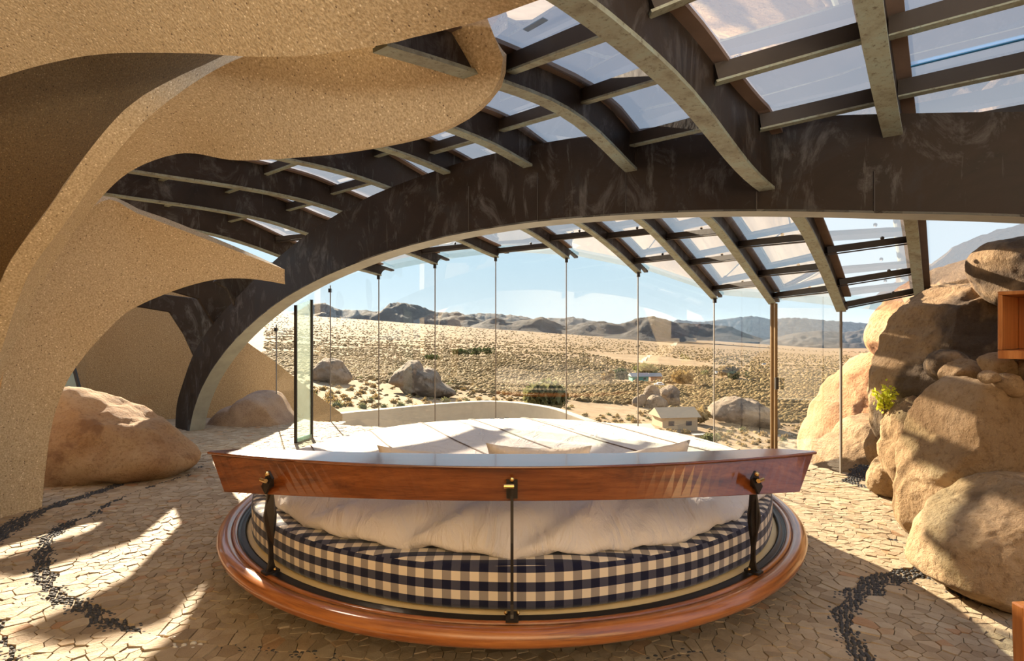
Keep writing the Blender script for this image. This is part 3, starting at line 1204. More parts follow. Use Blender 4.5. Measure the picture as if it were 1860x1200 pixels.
# upper petal, curling overhead
petal('concrete_petal', [(-80, 900, 3.45), (-40, 745, 3.55), (0, 640, 3.6), (50, 500, 3.6), (130, 390, 3.55), (240, 245, 3.4), (330, 165, 3.2), (440, 103, 2.95), (600, 60, 2.70), (700, 45, 2.55), (760, 38, 2.42), (810, 35, 2.33), (850, 32, 2.30), (885, 33, 2.32)],
      [(-80, 960, 3.8), (-30, 780, 3.9), (0, 690, 3.95), (60, 550, 4.0), (110, 460, 4.0), (180, 362, 3.95), (240, 310, 3.85), (330, 279, 3.7), (430, 291, 3.5), (560, 284, 3.2), (700, 263, 2.95), (800, 235, 2.75), (870, 193, 2.58), (905, 150, 2.48), (914, 105, 2.42)],
      70, 26, 0.13, 0.11, 'upper tan concrete petal curling overhead with a rounded tip')
# nearest shell, the vault over the viewer
petal('concrete_vault', [(-400, 40, 2.6), (-150, -120, 2.5), (100, -200, 2.1), (440, -260, 1.7), (760, -260, 1.35), (1010, -220, 1.1)],
      [(-250, 230, 3.3), (-100, 176, 3.25), (0, 140, 3.15), (100, 112, 3.0), (200, 97, 2.85), (330, 97, 2.6), (440, 102, 2.4), (560, 100, 2.2), (700, 80, 2.0), (765, 64, 1.9), (870, 38, 1.75), (985, -3, 1.6)],
      50, 20, 0.05, 0.12, 'nearest tan concrete vault across the top left corner')
# shaded inner web between the vault and the upper petal
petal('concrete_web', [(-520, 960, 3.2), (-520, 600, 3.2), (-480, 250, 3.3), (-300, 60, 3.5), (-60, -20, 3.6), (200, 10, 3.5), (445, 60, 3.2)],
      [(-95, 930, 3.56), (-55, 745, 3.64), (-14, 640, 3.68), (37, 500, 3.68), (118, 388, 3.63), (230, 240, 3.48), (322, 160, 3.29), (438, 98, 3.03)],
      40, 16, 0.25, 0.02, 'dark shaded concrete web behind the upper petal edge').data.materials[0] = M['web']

# shell carried on behind the viewer: roof and walls of the room out of frame
def slab(name, pts, vec, label, m='shell'):
    o = MB().prism(pts, vec).build(name, M[m])
    return structure(o, label)


slab('wall_left', [(-5.0, 4.0, 0), (-4.8, -4.5, 0), (-4.8, -4.5, 3.6), (-5.0, 4.0, 3.6)], (-.15, 0, 0), 'concrete wall left of the viewer')
slab('wall_back', [(-4.8, -4.5, 0), (5.2, -4.5, 0), (5.2, -4.5, 3.6), (-4.8, -4.5, 3.6)], (0, -.15, 0), 'concrete wall behind the viewer')
slab('wall_top', [(-4.9, -4.6, 3.5), (2.6, -4.6, 3.5), (1.2, 0.6, 3.0), (-4.9, 3.4, 3.3)], (0, 0, .15), 'concrete vault behind the viewer')

# ------------------------------------------------------------------ concrete wall behind the arch, running out to the terrace
wl = [(-40, 7.0, 480), (60, 7.3, 500), (150, 8.2, 505), (230, 8.6, 505), (300, 8.9, 520), (350, 9.1, 540), (400, 9.3, 580), (450, 9.5, 622), (500, 9.8, 657), (560, 10.3, 705), (622, 11.0, 752)]
top = catmull([P(x, y, D) for x, D, y in wl], 40)
b = MB()
nb = []
for i, q in enumerate(top):
    t = (top[min(i + 1, 39)] - top[max(i - 1, 0)])
    n2 = Vector((-t.y, t.x, 0)).normalized() * .16
    b.v += [Vector((q.x, q.y, -.5)), q, q + n2 + Vector((0, 0, .02)), Vector((q.x + n2.x, q.y + n2.y, -.5))]
for i in range(39):
    for k in range(4):
        b.f.append((i * 4 + k, i * 4 + (k + 1) % 4, (i + 1) * 4 + (k + 1) % 4, (i + 1) * 4 + k))
b.f += [(0, 1, 2, 3), (159, 158, 157, 156)]
o = b.build('wall_far', M['wall_shaded'])
structure(o, 'concrete wall behind the arch sloping down outside')

# ------------------------------------------------------------------ glass wall
MULL = []   # (X pixel, D, roof rib index or None, top y)
for r, X in zip(RIBS, (1678, 1528, 1396, 1286, 1154, 1026, 901, 791, 690)):
    q = from_uv(r['u1'] - .02, r['v'], 0)
    MULL.append((q.x, q.y, r['low'][-1] - .01))
left = [(600, 8.72, 1.42 + 76 * 8.72 / F), (502, 8.75, 1.42 + 5 * 8.75 / F)]
for X, D, z in left:
    MULL.append(((X - 930) / F * D, D, z))
ZB = -0.45
wn_ = 0
for k in range(len(MULL) - 1):
    (x0, y0, z0), (x1, y1, z1) = MULL[k + 1], MULL[k]
    if k == 0:
        continue
    wn_ += 1
    isdoor = (k == 1)
    ztop0, ztop1 = z0 + .13, z1 + .13
    e_ = empty_structure(f'window_{wn_}' if not isdoor else 'door_1', (x0, y0, 0), 'frameless full height glass pane of the curved window wall' if not isdoor else 'glass door with a slim brass stile and dark handle')
    g = mesh_obj('pane', [(x0, y0, ZB), (x1, y1, ZB), (x1, y1, ztop1), (x0, y0, ztop0)], [(0, 1, 2, 3)], M['wall_glass'], e_)
    if k == 2:
        pass
    MB().bar((x0, y0, ZB), (x0, y0, z0 + .05), .014 if not isdoor else .032, .014 if not isdoor else .032, (0, 1, 0)).build('mullion', M['joint'] if not isdoor else M['brass_frame'], e_)
    if isdoor:
        d = (Vector((x1, y1, 0)) - Vector((x0, y0, 0))).normalized()
        q = Vector((x0, y0, 0)) + d * .085
        MB().bar((q.x, q.y, ZB), (q.x, q.y, z0 + .0), .03, .03, (0, 1, 0)).build('door_stile', M['brass_frame'], e_)
        hq = q + d * .03 + Vector((-.03, -.05, 0))
        MB().bar((hq.x, hq.y, 0.72), (hq.x, hq.y, 0.86), .035, .035, (0, 1, 0)).build('handle', M['black_metal'], e_)
    else:
        MB().box((x0, y0 - .02, z0 - .03), (.04, .04, .06)).build('clip', M['black_metal'], e_)
    MB().bar((x0, y0, ZB + .01), (x1, y1, ZB + .01), .03, .02).build('sill', M['joint'], e_)
x1, y1, z1 = MULL[1]
MB().bar((x1, y1, ZB), (x1, y1, z1 + .05), .018, .018, (0, 1, 0)).build('mullion', M['joint'], e_)

# open pivot leaf on the left, seen nearly edge on
x0 = (537 - 930) / F * 7.0
xr = (566 - 930) / F * 7.35
e_ = empty_structure('door_2', (x0, 7.0, 0), 'open pivoted door leaf of pale green glass with dark stiles')
zt0, zt1 = 1.42 + 46 * 7.0 / F, 1.42 + 56 * 7.35 / F
mesh_obj('pane', [(x0, 7.0, .03), (xr, 7.35, .03), (xr, 7.35, zt1), (x0, 7.0, zt0)], [(0, 1, 2, 3)], M['green_glass'], e_)
MB().bar((x0, 7.0, 0), (x0, 7.0, zt0), .032, .03, (0, 1, 0)).build('door_stile', M['black_metal'], e_)
MB().bar((xr, 7.35, 0), (xr, 7.35, zt1), .032, .03, (0, 1, 0)).build('door_stile', M['black_metal'], e_)
MB().bar((x0, 7.0, .03), (xr, 7.35, .03), .03, .06).build('bottom_rail', M['green_glass'], e_)
# small window at the far left with a branch behind it
e_ = empty_structure('window_20', P(120, 700, 6.9), 'small dark window in the left wall beside the lower petal')
mesh_obj('pane', [P(60, 640, 6.9), P(127, 640, 7.0), P(150, 722, 7.0), P(60, 722, 6.9)], [(0, 1, 2, 3)], M['green_glass'], e_)
MB().bar(P(126, 636, 6.98), P(149, 724, 6.98), .03, .03, (0, 1, 0)).build('frame', M['black_metal'], e_)
#PART3

# ================================================================== THE BED
def lathe(name, prof, n, mat, parent=None, center=(0, 0), uvmode=None, smooth=True, usc=1.0, a0=0.0, a1=2 * math.pi):
    """profile of (r, z) from outside bottom up; optional uv: u along the girth, v along the profile"""
    full = abs(a1 - a0 - 2 * math.pi) < 1e-6
    m = n if full else n + 1
    vs = []
    for k in range(m):
        a = a0 + (a1 - a0) * k / n
        for r, z in prof:
            vs.append((center[0] + r * math.cos(a), center[1] + r * math.sin(a), z))
    q = len(prof)
    fs, uv = [], []
    acc = [0.0]
    for (r0, z0), (r1, z1) in zip(prof, prof[1:]):
        acc.append(acc[-1] + math.hypot(r1 - r0, z1 - z0))
    R = max(r for r, z in prof)
    for k in range(n):
        for i in range(q - 1):
            a, b_ = k * q + i, ((k + 1) % m) * q + i
            fs.append((a, b_, b_ + 1, a + 1))
            uv += [(k / n * 2 * math.pi * R, acc[i]), ((k + 1) / n * 2 * math.pi * R, acc[i]), ((k + 1) / n * 2 * math.pi * R, acc[i + 1]), (k / n * 2 * math.pi * R, acc[i + 1])]
    o = mesh_obj(name, vs, fs, mat, parent, smooth)
    lay = o.data.uv_layers.new(name='UVMap')
    lay.data.foreach_set('uv', [c * usc for t in uv for c in t])
    return o


bed = thing('bed_platform', 'round wooden bed platform with an orange brown rim under the mattress', 'bed', (BED.x, BED.y, 0))
cen = (BED.x, BED.y)
rim = lathe('rim', [(1.775, 0.255), (1.772, .268), (1.785, .279), (1.812, .281), (1.838, .270), (1.852, .247), (1.846, .222), (1.825, .205), (1.775, .200)], 160, M['rim_wood'], bed, cen)
lathe('inner_lip', [(1.742, .262), (1.744, .274), (1.758, .279), (1.770, .274), (1.772, .262)], 160, M['rim_wood'], bed, cen)
lathe('track', [(1.700, .240), (1.700, .272), (1.712, .276), (1.722, .262), (1.734, .262), (1.742, .272), (1.744, .240)], 160, M['black_metal'], bed, cen)
lathe('deck', [(0.01, .262), (1.600, .262), (1.690, .262), (1.700, .250)], 128, M['cream'], bed, cen)
lathe('underside', [(1.80, .200), (1.45, .17), (1.40, .16)], 96, M['dark'], bed, cen)
lathe('plinth', [(1.42, .165), (1.40, .02), (1.42, 0.0)], 96, M['dark'], bed, cen)

SQ = 0.0385
prof = [(1.640, .272), (1.664, .278), (1.672, .292), (1.672, .300), (1.674, .36), (1.673, .42), (1.672, .440), (1.664, .454), (1.648, .462), (1.60, .466)]
n = 200
vs = []
rngm = random.Random(11)
for k in range(n):
    a = 2 * math.pi * k / n
    wob = 0.004 * math.sin(a * 7) + 0.003 * math.sin(a * 17 + 1)
    for r, z in prof + [(1.2, .468), (0.7, .47), (0.02, .47)]:
        vs.append((BED.x + (r + wob * (1 if r > 1.5 else 0)) * math.cos(a), BED.y + (r + wob * (1 if r > 1.5 else 0)) * math.sin(a), z + (wob * 0.6 if .4 < z and r > 1.5 else 0)))
q = len(prof) + 3
fs, uv = [], []
arc = 2 * math.pi * 1.672
ncols = round(arc / (2 * SQ))
split = 7          # profile index above which the cloth is the mattress top
for k in range(n):
    for i in range(q - 1):
        a, b_ = k * q + i, ((k + 1) % n) * q + i
        ids = (a, b_, b_ + 1, a + 1)
        fs.append(ids)
        for t, kk, ii in ((a, k, i), (b_, k + 1, i), (b_ + 1, k + 1, i + 1), (a + 1, k, i + 1)):
            if i < split:
                uv.append(((kk / n - .75) * ncols + .25, (vs[t][2] - .272) / (2 * SQ) + .42))
            else:
                uv.append(((vs[t][0]) / (2 * SQ) + .25, (vs[t][1] - BED.y) / (2 * SQ) + .1))
mat_o = mesh_obj('mattress', vs, fs, M['gingham'], None, True)
lay = mat_o.data.uv_layers.new(name='UVMap')
lay.data.foreach_set('uv', [c for t in uv for c in t])
tag(mat_o, 'round mattress in navy and cream gingham check on the wooden platform', 'mattress')
# duvet: a domed disc, puffy and wrinkled at the near edge
def duvet_mesh():
    nr, na = 46, 260
    vs, fs = [], []
    for i in range(nr + 1):
        f = i / nr
        for k in range(na):
            a = 2 * math.pi * k / na
            front = max(0.0, -math.sin(a)) ** 0.8            # 1 towards the viewer
            ff = min(1.0, max(0.0, (-math.sin(a) * (f / .86) + .25) / 1.1))
            ff = ff * ff * (3 - 2 * ff)
            R = 1.62 + .115 * (1 - min(1, front * 1.6)) + (0.012 * math.sin(5 * a + 1) + 0.010 * math.sin(11 * a)) * front
            R -= 0.055 * max(0, math.sin(a * 1 + 1.6)) * front
            thick = 0.090 + 0.070 * ff
            if f < .86:
                r = R * (f / .86) * .985
                edge = max(0.0, (r / R - .80) / .185)
                z = .468 + thick * (1 - 0.55 * edge ** 2.2) + 0.035 * (1 - (r / R) ** 2)
            else:
                t = (f - .86) / .14 * math.pi * .55
                edge = 1
                zt = .468 + thick * .45
                r = R * .985 + R * .015 * math.sin(t * 1.6) if t < 1.7 else R * .98
                zlo = .466 if front > .45 else .40
                z = zt - (zt - zlo) * (t / (math.pi * .55)) ** 0.9
            x, y = r * math.cos(a), r * math.sin(a)
            # radial wrinkles near the front, gentle ones elsewhere
            wr = 0.0
            if r / R > .3:
                s_ = a * 1.0 + 0.9 * (r - 1.2)
                wr = (mnoise.noise(Vector((s_ * 9.0, r * 1.3, 3.0))) * .055 + mnoise.noise(Vector((s_ * 24, r * 2.4, 8.0))) * .032) * (0.25 + front) * min(1, (r / R - .3) * 2.2) * (1 if f < .86 else .6)
            wr = wr * (0.08 + ff) + mnoise.noise(Vector((x * 1.5, y * 1.5, 1))) * .004
            vs.append((BED.x + x + .04, BED.y + y, max(.40 if front < .45 else .462, z + wr)))
    for i in range(nr):
        for k in range(na):
            fs.append((i * na + k, i * na + (k + 1) % na, (i + 1) * na + (k + 1) % na, (i + 1) * na + k))
    o = mesh_obj('duvet', vs, fs, M['duvet'], None, True)
    fix_normals(o)
    return o


duv = tag(duvet_mesh(), 'large round white duvet covering the gingham mattress', 'duvet')


# straight seams across the cover and a small dark maker's mark at its far edge
from mathutils.bvhtree import BVHTree
bvh = BVHTree.FromPolygons([v.co.copy() for v in duv.data.vertices], [tuple(pl.vertices) for pl in duv.data.polygons])


def on_duvet(x, y, up=.004):
    hit = bvh.ray_cast(Vector((x, y, 2)), Vector((0, 0, -1)))
    return hit[0] + Vector((0, 0, up)) if hit[0] is not None else None


for i in range(-2, 5):
    pts = []
    for k in range(60):
        y = 5.62 - 2.25 * k / 59
        q = on_duvet(-.92 + .545 * i + (5.35 - y) * .43, y)
        if q is not None and (Vector((q.x, q.y, 0)) - BED).length < 1.60:
            pts.append(q)
    if len(pts) > 5:
        MB().tube(pts, .005, 5).build('seam', M['flange'], duv)
for k, (dx, w_) in enumerate(((-.09, .030), (-.045, .022), (.0, .034), (.05, .026))):
    q = on_duvet(-.10 + dx, 5.42, .004)
    if q is not None:
        MB().bar(q + Vector((-w_ / 2, .02 * (k % 2), 0)), q + Vector((w_ / 2, -.02 + .03 * (k % 2), 0)), .022, .004).build('mark', M['black_metal'], duv)


# headboard: a long boat shaped wooden board on three black blades
hb = thing('headboard', 'long curved glossy reddish wooden headboard on three black metal blades', 'headboard', (0, 2.2, .27))
nT = 64
TZ, BZ = .862, .728


def hb_x(t, top=True):
    return (1.365 if top else 1.235) * t


def hb_front(t, top=True):
    return (2.25 + .275 * t * t) if top else (2.262 + .13 * t * t)


def hb_back(t):
    full = 2.47 + .15 * t * t
    ft = hb_front(t)
    e_ = max(0.0, (abs(t) - .84) / .16)
    w = (full - ft) * (1 - e_ ** 2.2)
    return ft + max(.012, w)


vs, fs = [], []
for i in range(nT + 1):
    t = -1 + 2 * i / nT
    ft, fb, bk = hb_front(t), hb_front(t, False), hb_back(t)
    bkb = fb + (bk - ft) * .55
    vs += [(hb_x(t), ft, TZ), (hb_x(t, False), fb, BZ), (hb_x(t, False), bkb, BZ), (hb_x(t), bk, TZ)]
for i in range(nT):
    for k in range(4):
        fs.append((i * 4 + k, i * 4 + (k + 1) % 4, (i + 1) * 4 + (k + 1) % 4, (i + 1) * 4 + k))
fs += [(0, 3, 2, 1), tuple(nT * 4 + k for k in range(4))]
o = mesh_obj('board', vs, fs, M['head_wood'], hb)
fix_normals(o)
bevel(o, .006, 2, 50)
vs, fs = [], []
for i in range(nT + 1):
    t = -1 + 2 * i / nT
    ft, bk = hb_front(t), hb_back(t)
    vs += [(hb_x(t) * 1.008, ft - .012, TZ), (hb_x(t) * 1.008, ft - .012, TZ + .012), (hb_x(t) * 1.008, bk + .004, TZ + .012), (hb_x(t) * 1.008, bk + .004, TZ)]
for i in range(nT):
    for k in range(4):
        fs.append((i * 4 + k, i * 4 + (k + 1) % 4, (i + 1) * 4 + (k + 1) % 4, (i + 1) * 4 + k))
fs += [(0, 3, 2, 1), tuple(nT * 4 + k for k in range(4))]
o = mesh_obj('top_cap', vs, fs, M['head_wood'], hb)
fix_normals(o)
bevel(o, .005, 2, 50)

for ang, tt in ((-math.pi / 2, 0.0), (math.radians(-130.7), -.765), (math.radians(-49.3), .765)):
    d = Vector((math.cos(ang), math.sin(ang), 0))       # outwards
    side = Vector((-d.y, d.x, 0))
    foot = BED + d * 1.755
    topx = hb_x(tt, False) * 1.06
    topq = Vector((topx, hb_front(tt, False) - .012, .79))
    rt = (topq - BED)
    rt.z = 0
    rtop = rt.dot(d)
    # blade outline in (r, z): slim ankle, broad shoulder, narrow hook at the board
    def rr(z):
        return 1.742 + (rtop + .012 - 1.742) * max(0, min(1, (z - .284) / .52)) ** 2
    prof_b = ((.284, .032), (.305, .018), (.34, .010), (.41, .010), (.48, .017), (.54, .027), (.585, .029), (.64, .021), (.70, .014), (.76, .012), (.81, .016))
    outline = [(rr(z) - w_, z) for z, w_ in prof_b] + [(rr(z) + w_, z) for z, w_ in prof_b[::-1]]
    def bp(r, z, s):
        # sideways shift so the top meets the board
        f = (z - .28) / .51
        sh = (rt.dot(side)) * max(0, min(1, f)) ** 2.2
        return BED + d * r + side * (sh + s) + Vector((0, 0, z))
    w = MB()
    nO = len(outline)
    w.v = [bp(r, z, -.006) for r, z in outline] + [bp(r, z, .006) for r, z in outline]
    w.f = [tuple(range(nO))[::-1], tuple(range(nO, 2 * nO))] + [(i, (i + 1) % nO, nO + (i + 1) % nO, nO + i) for i in range(nO)]
    blade = w.build('blade', M['black_metal'], hb)
    foot_b = MB().box((0, 0, 0), (.07, .05, .010))
    foot_b.v = [BED + d * (1.745 + p.x) + side * p.y + Vector((0, 0, .288 + p.z)) for p in foot_b.v]
    foot_b.build('foot', M['black_metal'], blade)
    for sgn in (-1, 1):
        MB().sphere(BED + d * 1.735 + side * (.024 * sgn) + Vector((0, 0, .300)), .008, 8, 6).build('bolt', M['brass'], blade)
    plate = MB().bar(bp(rtop + .006, .745, 0), bp(rtop + .004, .82, 0), .045, .010, tuple(d))
    plate.build('mounting_plate', M['black_metal'], blade)
    bq = bp(rtop + .03, .80, -.012 if tt <= 0 else .012)
    MB().tube([bq + side * -.02, bq + side * .02], .009, 10).build('brass_bolt', M['brass'], blade)
    MB().sphere(bp(rtop + .02, .825, 0), .010, 10, 7).build('brass_knob', M['brass'], blade)


# pillows leaning behind the headboard
def pillow(x0, x1, y, zb, zt, tilt, label, seed, droopL=0.0, droopR=0.0):
    nx, nz = 26, 14
    vs, fs = [], []
    W, Ht = x1 - x0, zt - zb
    r2 = random.Random(seed)
    for s in (-1, 1):
        for i in range(nx + 1):
            for j in range(nz + 1):
                u, v = i / nx, j / nz
                cu, cv = abs(2 * u - 1), abs(2 * v - 1)
                th = .085 * (max(0, (1 - cu ** 3.5)) ** .6) * (max(0, (1 - cv ** 3.5)) ** .6)
                pin = .10 * (1 - cu * cu) * cv ** 3 * (1 if v > .5 else .3)
                pinx = .08 * (1 - cv * cv) * cu ** 3
                x = x0 + W * u - (2 * u - 1) / max(cu, .001) * cu * pinx * W * .5
                z = zb + Ht * v - (pin * Ht * (2 * v - 1))
                z -= droopL * (1 - u) ** 2 * v + droopR * u ** 2 * v
                wv = mnoise.noise(Vector((u * 7 + seed, v * 5, s))) * .008
                yy_ = y + s * th + wv + tilt * v
                vs.append((x, yy_, z + mnoise.noise(Vector((u * 9, seed, v))) * .006))
    m = (nx + 1) * (nz + 1)
    for s in range(2):
        for i in range(nx):
            for j in range(nz):
                a = s * m + i * (nz + 1) + j
                q4 = (a, a + 1, a + nz + 2, a + nz + 1)
                fs.append(q4 if s else q4[::-1])
    o = mesh_obj('pillow', vs, fs, M['pillow'], None, True)
    bm = bmesh.new()
    bm.from_mesh(o.data)
    bmesh.ops.remove_doubles(bm, verts=bm.verts, dist=.004)
    bmesh.ops.recalc_face_normals(bm, faces=bm.faces)
    bm.to_mesh(o.data)
    bm.free()
    return tag(o, label, 'pillow', 'pillows leaning behind the headboard')


pillow(-.665, -.06, 2.86, .55, .858, -.12, 'left beige pillow behind the headboard with one raised corner', 1, 0, .05)
pillow(-.135, .41, 2.98, .555, .845, -.12, 'middle beige pillow behind the headboard with both top corners showing', 2, 0, .015)
pillow(.36, .865, 2.80, .55, .892, -.10, 'right beige pillow behind the headboard, its corner rising highest', 3, .10, 0)

# ------------------------------------------------------------------ wooden cabinet on the rocks, right edge
def corner_box():
    D = 3.3
    o0 = P(1812, 651, D)                               # far left bottom corner of the opening
    hgt = P(1812, 529, D).z - o0.z
    cab = thing('wall_cabinet', 'open orange wooden box cabinet fixed among the boulders at the right edge', 'cabinet', o0)
    e1 = Vector((.60, -.80, 0))                        # along the opening, to the right and nearer
    e2 = Vector((.80, .60, 0))                         # into the box
    W, Dp, t = .80, .40, .022

    def slab_(name, a0, a1, d0, d1, z0, z1, m, parent=cab):
        vs = [o0 + e1 * a + e2 * d + Vector((0, 0, z)) for z in (z0, z1) for a, d in ((a0, d0), (a1, d0), (a1, d1), (a0, d1))]
        return bevel(MB().add(vs, [(3, 2, 1, 0), (4, 5, 6, 7), (0, 1, 5, 4), (1, 2, 6, 5), (2, 3, 7, 6), (3, 0, 4, 7)]).build(name, M[m], parent), .003)

    slab_('bottom_board', 0, W, 0, Dp, 0, .050, 'cab_wood')
    slab_('top_board', 0, W, 0, Dp, hgt - t, hgt, 'cab_wood')
    slab_('side_board', 0, t, 0, Dp, .052, hgt - t - .001, 'cab_wood')
    slab_('side_board', W - t, W, 0, Dp, .052, hgt - t - .001, 'cab_wood')
    a = t
    while a < W - t - .02:
        w = min(.070, W - t - a)
        slab_('back_slat', a + .001, a + w - .002, Dp - .03, Dp - .008 + .004 * (int(a * 100) % 2), .052, hgt - t - .001, 'cab_back')
        a += w


corner_box()

# wooden bench end at the lower right corner
bw = thing('wooden_bench', 'golden wooden bench end with a slanted edge in the bottom right corner', 'bench', (1.75, 1.75, 0))
q0 = floor_pt(1826, 1220)
poly = [(P(1829, 1206, 2.1)), (P(1846, 1150, 2.05)), (P(1868, 1108, 2.0)), (P(2050, 1100, 2.0)), (P(2080, 1206, 2.1))]
poly = [Vector((q.x, 2.02, max(q.z, .0))) for q in poly]
poly[0].z = poly[-1].z = 0.0
bevel(MB().prism(poly, (0, .05, 0)).build('end_panel', M['cab_wood'], bw), .006)
bevel(MB().box((2.35, 1.75, .38), (.75, .6, .035)).build('seat', M['cab_wood'], bw), .006)
bevel(MB().prism([p + Vector((0, -.5, 0)) for p in poly], (0, .05, 0)).build('end_panel', M['cab_wood'], bw), .006)

# ================================================================== BOULDERS
def boulder(name, pix, D, depth, mat, label, seed=1, sub=5, amp=.05, center=None, power=.8, cat='boulder', push=0.0, group=None, freq=1.0, fine=.25, zmin=None, planes=None, nfac=9):
    """a solid rock whose silhouette passes through the given pixels at distance D; depth = half thickness"""
    pts = [P(x, y, D) for x, y in pix]
    if center:
        c = P(center[0], center[1], D)
    else:
        c = sum(pts, Vector()) / len(pts)
    pol = sorted((math.atan2(q.z - c.z, q.x - c.x), math.hypot(q.x - c.x, q.z - c.z)) for q in pts)
    A = np.array([p[0] for p in pol])
    Rr = np.array([p[1] for p in pol])
    A3 = np.concatenate([A - 2 * math.pi, A, A + 2 * math.pi])
    R3 = np.concatenate([Rr, Rr, Rr])
    bm = bmesh.new()
    bmesh.ops.create_icosphere(bm, subdivisions=sub, radius=1.0)
    size = float(Rr.mean())
    r3 = random.Random(seed * 13 + 1)
    fac = [(Vector(n_).normalized(), d_) for n_, d_ in (planes or [])]
    for _ in range(nfac):
        n_ = Vector((r3.gauss(0, 1), -abs(r3.gauss(.6, .8)), r3.gauss(0, 1))).normalized()
        fac.append((n_, r3.uniform(.74, .92)))
    for v in bm.verts:
        for n_, d_ in fac:
            e_ = v.co.dot(n_) - d_
            if e_ > 0:
                v.co -= n_ * (e_ * .88)
        a, b_, c_ = v.co.x, v.co.z, v.co.y
        rho = math.hypot(a, b_)
        phi = math.atan2(b_, a)
        r = float(np.interp(phi, A3, R3))
        m = rho ** power
        dd = math.copysign(abs(c_) ** power, c_) * depth
        q = c + Vector((math.cos(phi) * r * m, dd + push * m, math.sin(phi) * r * m))
        k = freq / max(size, .05)
        s = Vector((q.x * k + seed * 7.3, q.y * k, q.z * k))
        n1 = mnoise.noise(s * 1.6)
        n2 = abs(mnoise.noise(s * 3.1 + Vector((5, 1, 2))))
        n3 = mnoise.fractal(s * 7.0, .8, 2.0, 4)
        nr = (q - c).normalized()
        q += nr * size * amp * (n1 * .9 - n2 * 1.1 + .35 + n3 * fine)
        if zmin is not None and q.z < zmin:
            q.z = zmin - (zmin - q.z) * .05
        v.co = q
    me = bpy.data.meshes.new(name)
    bm.to_mesh(me)
    bm.free()
    me.materials.append(mat)
    me.polygons.foreach_set('use_smooth', [True] * len(me.polygons))
    o = bpy.data.objects.new(name, me)
    C.objects.link(o)
    tag(o, label, cat, group)
    return o


# left of the room
boulder('boulder', [(82, 900), (60, 820), (86, 735), (105, 708), (150, 708), (200, 722), (260, 755), (310, 795), (352, 833), (345, 845), (250, 872), (150, 892)], 5.45, .45, M['rock_left'],
        'big reddish brown boulder on the floor beside the lower petal foot', 3, 5, .06, (190, 830))
boulder('gravel_mound', [(360, 792), (385, 765), (430, 735), (482, 706), (505, 712), (525, 745), (545, 792), (450, 800)], 8.6, .45, M['gravel'],
        'purplish gravel mound sloping up the wall behind the arch foot', 4, 5, .03, (455, 770), cat='mound')

# right side: from far to near
boulder('boulder', [(1470, 838), (1490, 770), (1520, 715), (1560, 665), (1590, 640), (1625, 655), (1650, 720), (1660, 800), (1620, 850)], 7.6, .8, M['rock_orange'],
        'smooth orange boulder leaning outside the glass, its crest sloping left', 5, 5, .06, (1570, 760))
boulder('boulder', [(1597, 620), (1610, 585), (1640, 545), (1690, 500), (1740, 520), (1730, 600), (1690, 650), (1645, 655), (1612, 645)], 6.6, .6, M['rock_orange'],
        'rounded orange boulder outside under the roof edge above the leaning one', 6, 5, .06)
boulder('boulder', [(1690, 530), (1720, 495), (1760, 475), (1800, 465), (1850, 470), (1900, 520), (1880, 620), (1760, 620)], 5.6, .7, M['rock'],
        'broad tan boulder at the back against the sky, right of the last roof rib', 7, 5, .05)
boulder('boulder', [(1800, 480), (1802, 455), (1815, 437), (1840, 428), (1880, 430), (1925, 470), (1920, 530), (1870, 560), (1830, 545), (1812, 515)], 3.9, .35, M['rock_varnish'],
        'rounded dark topped boulder perched at the upper right edge above the cabinet', 8, 5, .05)
boulder('boulder', [(1622, 760), (1626, 700), (1640, 640), (1665, 585), (1700, 540), (1745, 510), (1800, 500), (1870, 520), (1900, 620), (1860, 700), (1780, 690), (1720, 720), (1690, 790), (1660, 840), (1632, 820)], 4.5, .55, M['rock_varnish'],
        'tall dark varnished boulder with a bright sunlit left edge below the last rib', 9, 6, .045, (1740, 640), fine=.6, power=.6, planes=[((-.95, .06, .3), .74), ((-.02, -.98, .12), .52)])
boulder('boulder', [(1622, 800), (1640, 745), (1665, 720), (1700, 740), (1715, 800), (1700, 880), (1665, 915), (1640, 880)], 4.25, .28, M['rock'],
        'cracked tan boulder wedged below the dark varnished one', 10, 5, .08)
boulder('boulder', [(1690, 660), (1705, 640), (1730, 635), (1750, 655), (1745, 690), (1720, 695), (1700, 685)], 4.0, .14, M['rock_varnish'],
        'fist shaped grey stone jammed in the crack below the varnished face', 11, 4, .08)
boulder('boulder', [(1715, 680), (1730, 660), (1760, 652), (1785, 680), (1770, 705), (1735, 705)], 3.85, .13, M['rock'],
        'small tan stone beside the jammed grey one', 12, 4, .08)
boulder('boulder', [(1660, 960), (1668, 880), (1690, 780), (1720, 710), (1755, 683), (1800, 700), (1850, 730), (1930, 760), (1950, 880), (1860, 900), (1780, 900), (1720, 960), (1678, 985)], 3.65, .42, M['rock'],
        'large smooth tan boulder with a strongly lit left flank and brown right face', 13, 6, .04, (1780, 835), fine=.3, power=.7, planes=[((-.9, -.0, .42), .66), ((.3, -.93, .1), .52)])
boulder('boulder', [(1785, 650), (1800, 643), (1830, 648), (1852, 668), (1845, 682), (1815, 680), (1790, 668)], 3.55, .10, M['rock'],
        'flat tan stone lying just under the cabinet', 14, 4, .05)
boulder('boulder', [(1812, 690), (1825, 678), (1848, 685), (1860, 705), (1850, 720), (1825, 715)], 3.4, .09, M['rock'],
        'rounded tan stone under the flat one at the right edge', 15, 4, .05)
boulder('boulder', [(1850, 665), (1870, 650), (1900, 660), (1900, 690), (1865, 690)], 3.45, .09, M['rock'],
        'pale stone cut by the right frame edge under the cabinet', 16, 4, .05)
boulder('boulder', [(1783, 683), (1790, 674), (1805, 675), (1812, 688), (1800, 697), (1788, 694)], 3.42, .06, M['rock'],
        'smallest pebble like stone in the crack left of the rounded stone', 17, 4, .05)
